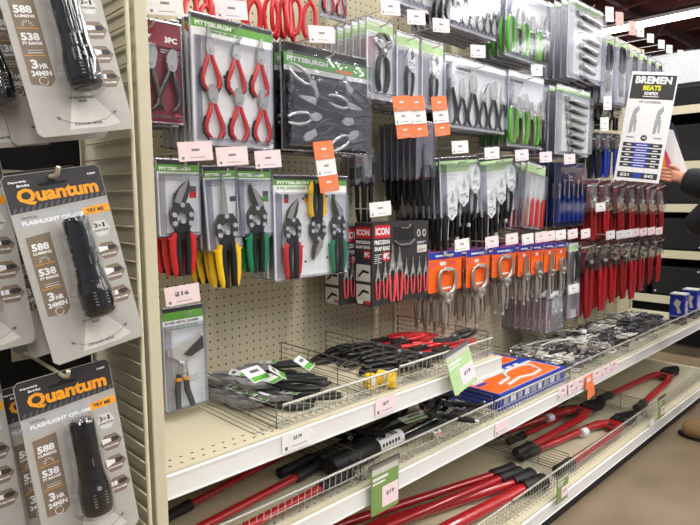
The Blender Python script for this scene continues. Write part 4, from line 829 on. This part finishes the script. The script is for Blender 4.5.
# ------------------------------------------------------------------ heaps of shiny clamps
protos = []
for k, (b, j) in enumerate([('bright_nickel', 'clamp'), ('nickel', 'clamp'), ('gun', 'curve'), ('bright_nickel', 'curve')]):
    m = lock_mb([8.5, 8., 8.5, 7.][k], body=b, jaw=j, grip=None if k != 2 else 'gun'); m.box(-.55, .6, -.42, -.36, -1.2, -.2, 'card_white') if k in (0, 3) else None; protos.append(m.build('locking_clamp'))  # white block on two of the clamps is a painted glint, brightening the heap
usedp = [0]*4
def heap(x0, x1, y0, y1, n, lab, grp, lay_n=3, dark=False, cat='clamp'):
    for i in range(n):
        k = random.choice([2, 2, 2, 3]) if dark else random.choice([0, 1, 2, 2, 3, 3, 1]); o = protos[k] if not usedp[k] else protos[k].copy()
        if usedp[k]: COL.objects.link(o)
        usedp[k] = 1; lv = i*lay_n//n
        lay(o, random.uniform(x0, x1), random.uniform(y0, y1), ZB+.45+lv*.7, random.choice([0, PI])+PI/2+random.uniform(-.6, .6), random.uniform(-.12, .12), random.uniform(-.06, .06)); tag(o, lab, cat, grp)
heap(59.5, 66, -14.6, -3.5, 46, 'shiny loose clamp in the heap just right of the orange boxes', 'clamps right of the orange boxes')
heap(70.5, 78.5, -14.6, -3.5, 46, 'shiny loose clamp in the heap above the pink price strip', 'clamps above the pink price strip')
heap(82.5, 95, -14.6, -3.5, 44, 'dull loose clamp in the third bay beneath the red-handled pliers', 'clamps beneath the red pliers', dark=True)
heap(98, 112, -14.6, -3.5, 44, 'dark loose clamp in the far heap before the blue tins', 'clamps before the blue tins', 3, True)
for k, (x, y, a) in enumerate([(66, -8, .2), (67, -10, .25), (74, -6, -.1)]):
    t = thing('bent_rod', 'pale curved rod on the shiny heap, %s of three' % ['leftmost', 'nearest', 'rightmost'][k], 'rod', (x, y, ZB+3.1+.15*k)); m = MB(); m.sweep([(-5, -.5, 0), (-2, .4, .1), (2, .6, .1), (5, -.2, 0)], .16, 'card_light', 8); m.build('rod', t); m = MB(); m.box(4.6, 5.6, -.8, .3, -.3, .4, 'card_white'); m.build('end_block', t); t.rotation_euler = (0, 0, a-.6)
# blue tins
for k, px in enumerate((679, 691)):
    p = onZ(px, 318, ZB+.1); p = onY(px, 306, -15.5); t = thing('blue_tin', 'blue and white tin on the far middle shelf, %s of the pair' % ['left', 'right'][k], 'tin', (p.x, -15.5, ZB+1.6)); m = MB()
    m.box(-1.6, 1.6, -1.6, 1.6, 0, 5.2, 'cup_blue'); m.dpoly([(-.5, 1.), (.7, .9), (.9, 2.1), (.2, 2.6), (.8, 3.3), (.3, 4.1), (-.8, 3.7), (-.6, 2.7), (-1.1, 2.1)], -1.63, 'card_light')
    m.add([(-1.63, -1, 1.2), (-1.63, -.2, 1), (-1.63, .1, 2.4), (-1.63, .8, 3.2), (-1.63, .2, 4.4), (-1.63, -.9, 3.9), (-1.63, -.5, 2.6)], [(0, 1, 2, 3, 4, 5, 6)], 'card_light'); m.box(-1.63, 1.63, -1.63, 1.63, .2, .5, 'faint'); m.build('can', t, .12)
    m = MB(); m.box(-1.65, 1.65, -1.65, 1.65, 5.4, 5.65, 'card_white'); m.build('lid', t)
    m = MB(); m.box(-1.5, 1.5, -1.5, 1.5, -1.58, 0, 'black'); m.build('base_block', t)

# ------------------------------------------------------------------ tags and signs on the rails
def rail_tag(x, z, yf, lab, color='pink', w=3.2, h=1.75, num=None, grp='price tags on the shelf rails'):
    t = thing('price_tag', lab, 'price tag', (x, -yf-.26, z), grp); m = MB(); m.box(-w/2, w/2, -.03, .03, -h/2, h/2, color)
    if num: m.text(num, -.55, .05, 1.0, .4, -.04, 'print')
    m.dec(-w*.42, -h*.38, -w*.34, -h*.2, -.04, 'print'); m.dec(-w*.2, -h*.3, w*.3, -h*.24, -.04, 'faint'); m.build('label_card', t)
def rt_(px, py, yf, lab, **k): p = onY(px, py, -yf-.26); rail_tag(p.x, p.z, yf, lab, **k)
rt_(298, 439, 18.6, 'white price tag reading 3.99 on the upper shelf rail', color='paper', num='$3.99', w=3.6); rt_(386, 405, 18.6, 'pink price tag on the upper shelf rail', num='$7'); rt_(502, 427, 18.6, 'pink price tag at the joint of the middle shelf rails', w=3.4)
for k in range(7): rt_(563+k*8.5, 393.-k*4.2 if 0 else 392-k*4.35, 18.6, 'pink price tag on the middle rail, %s of seven' % nm[k], w=3.2, num='$9')
rt_(652, 424, 22.3, 'small white price tag at the joint of the bottom rails', color='paper', w=2.2)
rt_(397, 474, 18.6, '') if 0 else None
def hang_sign(px, py, yf, w, h, lab, tilt=0, top='card_light', z=None, roll=0):
    p = onY(px, py, -yf-.75); t = thing('price_sign', lab, 'price sign', p, 'green hanging price signs'); m = MB(); m.box(-w/2, w/2, -.05, .05, -h, 0, 'pale_green' if top == 'pale' else 'olive'); m.dec(-w/2+.1, -h*.18, w/2-.1, -.05, -.06, 'card_light'); m.dec(-w/2+.2, -h*.3, w*.1, -h*.24, -.06, 'card_white'); m.dec(-w/2+.2, -h*.38, 0, -h*.34, -.06, 'card_white')
    m.build('board', t); m = MB(); m.box(-w*.12, w/2-.1, -.09, -.06, -h+.5, -h*.48, 'pink'); m.text('$19', w*.02, -h*.7, w*.3, h*.1, -.1, 'print'); m.build('tag', t); m = MB(); m.box(-w/2-.2, w/2+.2, -.12, .16, -.25, .2, 'clear_edge'); m.build('clip', t); t.rotation_euler = (D(tilt), D(roll), 0)
hang_sign(385, 462, 18.6, 4.2, 5.3, 'green price sign with pink tag clipped to the near middle fence')
hang_sign(456, 349, 18.6, 4.6, 4.9, 'pale green price sign with pink tag on the upper shelf fence', tilt=-10, top='pale', roll=-12)
hang_sign(563, 474, 22.3, 3.3, 4., 'green price sign on the bottom fence in front of the bolt cutters')
hang_sign(662, 397, 22.3, 3.6, 4., 'small green price sign at the far bottom fence')
t = thing('orange_tag', 'orange tag hanging from the middle rail under the shiny clamps', 'tag', onY(589, 375, -19.3)); m = MB(); m.box(-1.3, 1.3, -.03, .03, -2.2, 0, 'orange_tag'); m.dec(-.7, -1.1, .5, -.4, -.04, 'white'); m.build('upper_tag', t); m = MB(); m.T = Matrix.Translation((.5, -.05, -2)); m.box(-1.3, 1.3, -.03, .03, -2.1, 0, 'orange_tag'); m.build('lower_tag', t); t.rotation_euler = (0, D(-8), 0)

# ------------------------------------------------------------------ size chart sign standing out from the wall
def bremen():
    cy, cz = -14.6, 26.2; w, h = 8.4, 21.6
    t = thing('hanging_sign', 'white BREMEN size chart sign sticking out from the far pegboard', 'sign', (91.5, cy, cz)); m = MB(); y = -.06
    m.box(-w/2, w/2, -.05, .05, -h/2, h/2, 'paper'); m.dec(-w/2+.25, h/2-5.3, w/2-.25, h/2-.6, y, 'charcoal')
    m.text('BREMEN', -w/2+.9, h/2-2.3, w-1.9, 1.4, y-.02, 'white'); m.text('BEATS', -1.7, h/2-3.6, 3.2, 1., y-.02, 'yellow_green'); m.text('KNIPEX', -1.3, h/2-4.5, 2.5, .65, y-.02, 'white'); m.dec(-1.5, h/2-4.85, 1.3, h/2-4.7, y-.02, 'white')
    m.text('10" LOCKING', -2., h/2-6.1, 3.9, .5, y, 'print')
    for s in (-1, 1):
        c = s*2.2
        m.dpoly([(c-.75, h/2-12), (c-.62, h/2-9.5), (c-.5, h/2-7.6), (c+.3, h/2-6.6), (c+.5, h/2-7.4), (c-.0, h/2-8.4), (c+.3, h/2-9.6), (c+.35, h/2-11.8), (c+.05, h/2-11.8), (c-.1, h/2-9.9), (c-.4, h/2-12)], y, 'faint')
        for q in range(3): m.disc(c-.1+.1*q, h/2-7.5-.6*q, .12, .12, y-.03, y-.01, 'grey', 8)
        m.sweep([(c-.75, y, h/2-12), (c-.7, y, h/2-9.5), (c-.5, y, h/2-7.6), (c+.3, y, h/2-6.6), (c+.5, y, h/2-7.4), (c-.1, y, h/2-8.4), (c+.3, y, h/2-9.6), (c+.35, y, h/2-11.8)], .07, 'grey', 4)
        m.sweep([(c-.3, y, h/2-11.9), (c-.2, y, h/2-9.6), (c+.0, y, h/2-8.6)], .05, 'grey', 4)
    m.disc(0, h/2-12.9, .6, .6, y-.01, y, 'charcoal', 16); m.text('VS', -.35, h/2-13.1, .7, .4, y-.02, 'white'); m.text('BREMEN', -w/2+1, h/2-13, 1.4, .3, y, 'print'); m.text('KNIPEX', w/2-2.4, h/2-13, 1.4, .3, y, 'print')
    for k in range(5):
        z = h/2-14.7-k*1.02; m.dec(-w/2+.6, z, w/2-.6, z+.8, y, 'charcoal'); m.dec(-1.5, z-.02, 1.3, z+.82, y-.01, 'blue'); m.dec(-w/2+1.3, z+.28, -w/2+2.1, z+.5, y-.02, 'white'); m.dec(w/2-2.2, z+.28, w/2-1.3, z+.5, y-.02, 'white'); m.dec(-1.1, z+.3, .9, z+.48, y-.02, 'white')
    m.dec(-w/2+.5, -h/2+.6, w/2-.5, -h/2+1.8, y, 'charcoal'); m.dec(-.7, -h/2+.6, .8, -h/2+1.8, y-.01, 'blue'); m.text('$21', -w/2+1., -h/2+.85, 1.7, .7, y-.02, 'white'); m.text('$42', w/2-2.9, -h/2+.85, 1.7, .7, y-.02, 'white')
    m.build('board', t); m = MB(); m.box(-w/2-5.5, -w/2+.4, .06, .25, -h/2+9.2, -h/2+9.8, 'beige_wire'); m.build('arm', t)
    t.rotation_euler = (Matrix.Rotation(D(-68), 3, 'Z') @ Matrix.Rotation(D(7), 3, 'Y')).to_euler()
bremen()

# ------------------------------------------------------------------ far cross fixture
XF = 150
m = MB(); m.box(XF+16, XF+16.6, -70, 60, FL, 52, 'matte_black'); m.build('back') ; bb = bpy.data.objects['back']; bb.name = 'wall_far'; bb['kind'] = 'structure'
t = thing('header_panel', 'plain white header panel on top of the far black shelving', 'panel', (XF, 0, 46)); m = MB(); m.box(0, .5, -70, 60, -2, 6.5, 'pale_metal'); m.build('board', t)
for k, z in enumerate((37.5, 22., 9.9, -3.5, -17)):
    t = thing('cross_shelf', ['top', 'second highest', 'third highest', 'second lowest', 'lowest'][k]+' beige-lipped shelf of the far black shelving', 'shelf', (XF, 0, z)); m = MB(); m.box(.4, 16, -70, 60, -.5, 0, 'black'); m.build('deck', t); m = MB(); m.box(0, .4, -70, 60, -2., .3, 'beige'); m.build('lip', t)
kk = 0
for z, hh, nmz in ((37.5, 6, 'top'), (22.1, 11, 'second'), (10, 9, 'third'), (-3.4, 10, 'fourth'), (-16.9, 9, 'lowest')):
    for q in range(5):
        y = -34+q*15
        t = thing('tool_case', 'black tool case on the %s far shelf, %s from the right' % (nmz, ['first', 'second', 'third', 'fourth', 'fifth'][q]), 'case', (XF+2, y, z+.02), 'black cases on the far shelving'); m = MB(); m.box(0, 12, -6.8, 6.8, 0, hh*.97, 'matte_black'); m.build('case_body', t, .6)
        m = MB()
        for yy in (-5.6, 5.6):
            for zz in (1, hh-1.5): m = MB(); m.box(-.15, 0, yy-.25, yy+.25, zz, zz+.5, 'pale_metal'); m.build('rivet', t)

# ------------------------------------------------------------------ person at the right edge
def skin_obj(name, pts, edges, rad, mt, parent, sub=2, root=0):
    me = bpy.data.meshes.new(name); me.from_pydata([tuple(V(p)*S) for p in pts], edges, []); me.materials.append(MT[mt])
    o = bpy.data.objects.new(name, me); COL.objects.link(o); o.parent = parent
    md = o.modifiers.new('skin', 'SKIN'); md.use_smooth_shade = True; lay_ = me.skin_vertices[0].data if me.skin_vertices else None
    if lay_ is None: return o
    for i, r in enumerate(rad): lay_[i].radius = (r*S, r*S) if not isinstance(r, tuple) else (r[0]*S, r[1]*S); lay_[i].use_root = i == root
    s = o.modifiers.new('sub', 'SUBSURF'); s.levels = sub; s.render_levels = sub; return o
def ensure_skin(me):
    import bmesh
    bm = bmesh.new(); bm.from_mesh(me); bm.verts.layers.skin.verify(); bm.to_mesh(me); bm.free()
def skinned(name, pts, edges, rad, mt, parent, sub=2, root=0):
    me = bpy.data.meshes.new(name); me.from_pydata([tuple(V(p)*S) for p in pts], edges, []); ensure_skin(me); me.materials.append(MT[mt])
    o = bpy.data.objects.new(name, me); COL.objects.link(o); o.parent = parent
    md = o.modifiers.new('skin', 'SKIN'); md.use_smooth_shade = True
    for i, r in enumerate(rad):
        sv = me.skin_vertices[0].data[i]; sv.radius = (r*S, r*S) if not isinstance(r, tuple) else (r[0]*S, r[1]*S); sv.use_root = i == root
    s = o.modifiers.new('sub', 'SUBSURF'); s.levels = sub; s.render_levels = sub; return o
PX, PY = 93.5, -33.6
person = thing('person', 'person in a black jacket and grey trousers reaching toward the sign', 'person', (PX, PY, FL))
def P(x, y, z): return (x, y, z)      # local: +y faces the pegboard, +x away from the viewer
H = V(onX(678, 176, 95.5)); hx, hy, hz = H.x-PX, H.y-PY, H.z-FL
# one continuous body: skin under the clothes
body = [P(0, 0, 38), P(0, -.3, 44), P(0, -.5, 50), P(0, -.3, 55), P(0, .2, 58.5), P(0, 1, 61), P(0, 1.6, 64.5), P(0, 1.6, 67),
        P(-3.8, 0, 36), P(-4, .4, 20), P(-4, -.4, 4.5), P(-4.6, 4.5, 1.4), P(3.8, 0, 36), P(4, .8, 20), P(4, .2, 4.5), P(4.4, 5, 1.4),
        P(-7.2, 0, 55.5), P(-9.5, 2.5, 45), P(-6., 9, 40), P(7.2, 0, 55.5), P(8., 3., 46.5), P(hx*.5+3.5, hy*.55, (46.5+hz)/2), P(hx+.3, hy-3.2, hz-1.2), P(hx+.05, hy-.3, hz-.15)]
ed = [(0, 1), (1, 2), (2, 3), (3, 4), (4, 5), (5, 6), (6, 7), (0, 8), (8, 9), (9, 10), (10, 11), (0, 12), (12, 13), (13, 14), (14, 15), (3, 16), (16, 17), (17, 18), (3, 19), (19, 20), (20, 21), (21, 22), (22, 23)]
rd = [5.2, 5, 5.4, 4.6, 2.4, 2.5, 3.5, 3, 3.5, 2.4, 1.7, 1.5, 3.5, 2.4, 1.7, 1.5, 2.5, 1.9, 1.4, 2.5, 1.9, 1.8, 1.6, (1.5, 1.1)]
skinned('body', body, ed, rd, 'skin', person)
# jacket, trousers, shoes
jk = [0, 1, 2, 3]; pts = [P(0, .3, 35), P(0, 0, 41), P(0, -.2, 50), P(0, -.2, 55), P(-7.4, 0, 55.5), P(-9.8, 2.6, 45), P(-6.3, 8.8, 40.3), P(7.4, 0, 55.5), P(8.3, 3.1, 46.2), P(hx*.5+3.6, hy*.55, (46.5+hz)/2-.3), P(hx+.3, hy-2.6, hz-1.1), P(0, .2, 58), P(hx+.1, hy-.6, hz-.4)]
skinned('jacket', pts, [(0, 1), (1, 2), (2, 3), (3, 4), (4, 5), (5, 6), (3, 7), (7, 8), (8, 9), (9, 10), (3, 11), (10, 12)], [7.2, 6.9, 6.8, 5.6, 3.6, 3.3, 2.3, 3.8, 3.9, 3.6, 2.9, 3.1, 2.6], 'cloth', person)
skinned('trousers', [P(0, 0, 37), P(-3.9, 0, 33), P(-4, .4, 20), P(-4, -.3, 4), P(3.9, 0, 33), P(4, .8, 20), P(4, .2, 4)], [(0, 1), (1, 2), (2, 3), (0, 4), (4, 5), (5, 6)], [6, 4.6, 3.4, 2.7, 4.6, 3.4, 2.7], 'pants', person)
for s, yy in ((-4.8, 6.), (4.3, 5.)):
    so = skinned('shoe', [P(s*.95, yy-8.5, 2.3), P(s, yy-4.5, 2.6), P(s*1.05, yy, 2), P(s*1.08, yy+2.6, 1.6)], [(0, 1), (1, 2), (2, 3)], [(2.2, 2.4), (2.4, 2.7), (2.4, 2.1), (2.2, 1.5)], 'shoe', person)
    m = MB(); m.T = Matrix.Translation((s*1.0, yy-3, 0)) @ Matrix.Rotation(PI/2, 4, 'X'); m.prism([(2.1*math.cos(a)*(1 if math.sin(a) < 0 else 1.05), 6.6*math.sin(a)) for a in [2*PI*q/18 for q in range(18)]], -.9, -.02, 'rubber') if 0 else None
    m = MB(); vs = [(s*1.03+1.85*math.cos(2*PI*q/18), yy-3+6.2*math.sin(2*PI*q/18)) for q in range(18)]
    m.add([(a, b, 0) for a, b in vs]+[(a, b, .8) for a, b in vs], [tuple(range(18)), tuple(range(35, 17, -1))]+[(i, (i+1) % 18, (i+1) % 18+18, i+18) for i in range(18)], 'matte_black'); m.build('sole', so)
# hand: palm and fingers reaching left around the flyer
hc = V((hx, hy, hz)); dr = V((-.25, .93, .15)).normalized(); sd_ = V((0.1, .1, 1)).normalized(); ou = dr.cross(sd_)
skinned('hand', [hc-dr*1.6-V((0, 0, .5)), hc-dr*.6, hc+dr*.6+sd_*.5, hc+dr*.6-sd_*.5, hc+dr*1.4+sd_*.9, hc+dr*1.4-sd_*.9], [(0, 1), (1, 2), (1, 3), (2, 4), (3, 5)], [1.0, 1.1, .8, .8, .5, .5], 'skin', person)
for q in range(4):
    o_ = sd_*(1.1-.72*q); ln = [3.0, 3.3, 3.0, 2.4][q]; b = hc+dr*1.0+o_
    skinned('finger', [b, b+dr*ln*.45, b+dr*ln*.78-ou*.5, b+dr*ln*.95-ou*1.1], [(0, 1), (1, 2), (2, 3)], [.42, .38, .35, .3], 'skin', person, 2)
b = hc+sd_*1.0; skinned('thumb', [b-dr*.3, b+sd_*.7+dr*.6-ou*.4, b+sd_*.9+dr*1.7-ou*.8], [(0, 1), (1, 2)], [.5, .42, .34], 'skin', person, 2)
# face and hair
m = MB(); m.sweep([(0, 1.6, 62), (0, 1.3, 63.5), (0, .9, 66), (0, 1.2, 68.3), (0, 1.4, 69.2)], [3.0, 3.7, 4.1, 3.4, 1.2], 'hair', 14); m.v = [V((v.x, v.y-.7, v.z)) for v in m.v]; m.build('hair', person)
m = MB()
for s in (-1, 1): m.sweep([(s*1.25, 4.5, 65.2), (s*1.25, 4.9, 65.2)], .3, 'white', 8); m.sweep([(s*1.25, 4.9, 65.2), (s*1.25, 5., 65.2)], .15, 'matte_black', 8)
m.sweep([(0, 4.6, 65), (0, 5.6, 63.9), (0, 4.9, 63.6)], [.3, .45, .3], 'skin', 8); m.sweep([(-.9, 4.6, 62.6), (0, 4.9, 62.5), (.9, 4.6, 62.6)], .18, 'soft_red', 6); m.build('face', person)
# flyers in the hand
a, b, c, d = [onX(*q, 96.8) for q in ((664, 128), (673, 130), (688, 173), (662, 176))]
t = thing('flyer', 'white and orange folded flyer held behind the size chart sign', 'flyer', d)
def lp(q): return tuple(q-d)
m = MB(); th = V((.12, 0, 0)); qs = [a, b, c, d]; m.add([lp(q) for q in qs]+[lp(q+th) for q in qs], [(0, 1, 2, 3), (7, 6, 5, 4), (0, 4, 5, 1), (1, 5, 6, 2), (2, 6, 7, 3), (3, 7, 4, 0)], 'paper'); m.build('sheet', t)
a2, b2, c2 = [onX(*q, 96.7) for q in ((664, 146), (676, 174), (662, 174))]
m = MB(); m.add([lp(a2), lp(b2), lp(c2)], [(0, 1, 2)], 'magenta'); m.add([lp(a2-V((.05, 0, 0))), lp((a2+b2+c2*2)/4), lp(c2)], [(0, 1, 2)], 'gold'); m.build('picture', t)
a3, b3, c3, d3 = [onX(*q, 97.2) for q in ((667, 120), (673, 124), (680, 145), (671, 140))]
t = thing('flyer', 'blue folded flyer edge showing above the white one', 'flyer', d3); m = MB(); m.add([tuple(q-d3) for q in (a3, b3, c3, d3)]+[tuple(q-d3+th) for q in (a3, b3, c3, d3)], [(0, 1, 2, 3), (7, 6, 5, 4), (0, 4, 5, 1), (1, 5, 6, 2), (2, 6, 7, 3), (3, 7, 4, 0)], 'navy'); m.build('sheet', t)

# ------------------------------------------------------------------ ceiling lamps
def strip(x, lab):
    t = thing('strip_light', lab, 'ceiling light', (x, 0, 112), 'ceiling strip lights'); m = MB(); m.box(-4, 4, -250, 200, 1.2, 3, 'white'); m.build('housing', t)
    m = MB(); m.box(-3.4, 3.4, -249, 199, -.5, 1.2, 'lamp'); m.build('diffuser', t)
    for y in (-200, -80, 40, 160): q = MB(); q.wire((0, y, 3), (0, y, 14), .15, 'steel', 6); q.build('hanger', t)
for x, l in ((335, 'long glowing strip light under the brown ceiling'),): strip(x, l)
for x in (-165, -65, 35, 135, 235):
    t = strip(x, 'strip light outside the picture above the aisle, %s' % {-165: 'farthest behind the viewer', -65: 'behind the viewer', 35: 'over the first bay', 135: 'over the far bay', 235: 'beyond the pegboard run'}[x])
for x in (-65, 35, 135, 235):
    ld = bpy.data.lights.new('strip', 'AREA'); ld.shape = 'RECTANGLE'; ld.size = 9*S; ld.size_y = 300*S; ld.energy = 110; ld.color = (1, .98, .95)
    lo = bpy.data.objects.new('strip_lamp', ld); COL.objects.link(lo); lo.location = V((x, -80, 110))*S
w = bpy.data.worlds.new('w'); bpy.context.scene.world = w; w.use_nodes = True; w.node_tree.nodes['Background'].inputs[0].default_value = (.9, .93, 1, 1); w.node_tree.nodes['Background'].inputs[1].default_value = .26
sc = bpy.context.scene; sc.view_settings.view_transform = 'Standard'; sc.view_settings.look = 'None'; sc.view_settings.gamma = 1; sc.view_settings.exposure = .55
try: sc.cycles.transparent_max_bounces = 32
except Exception: pass
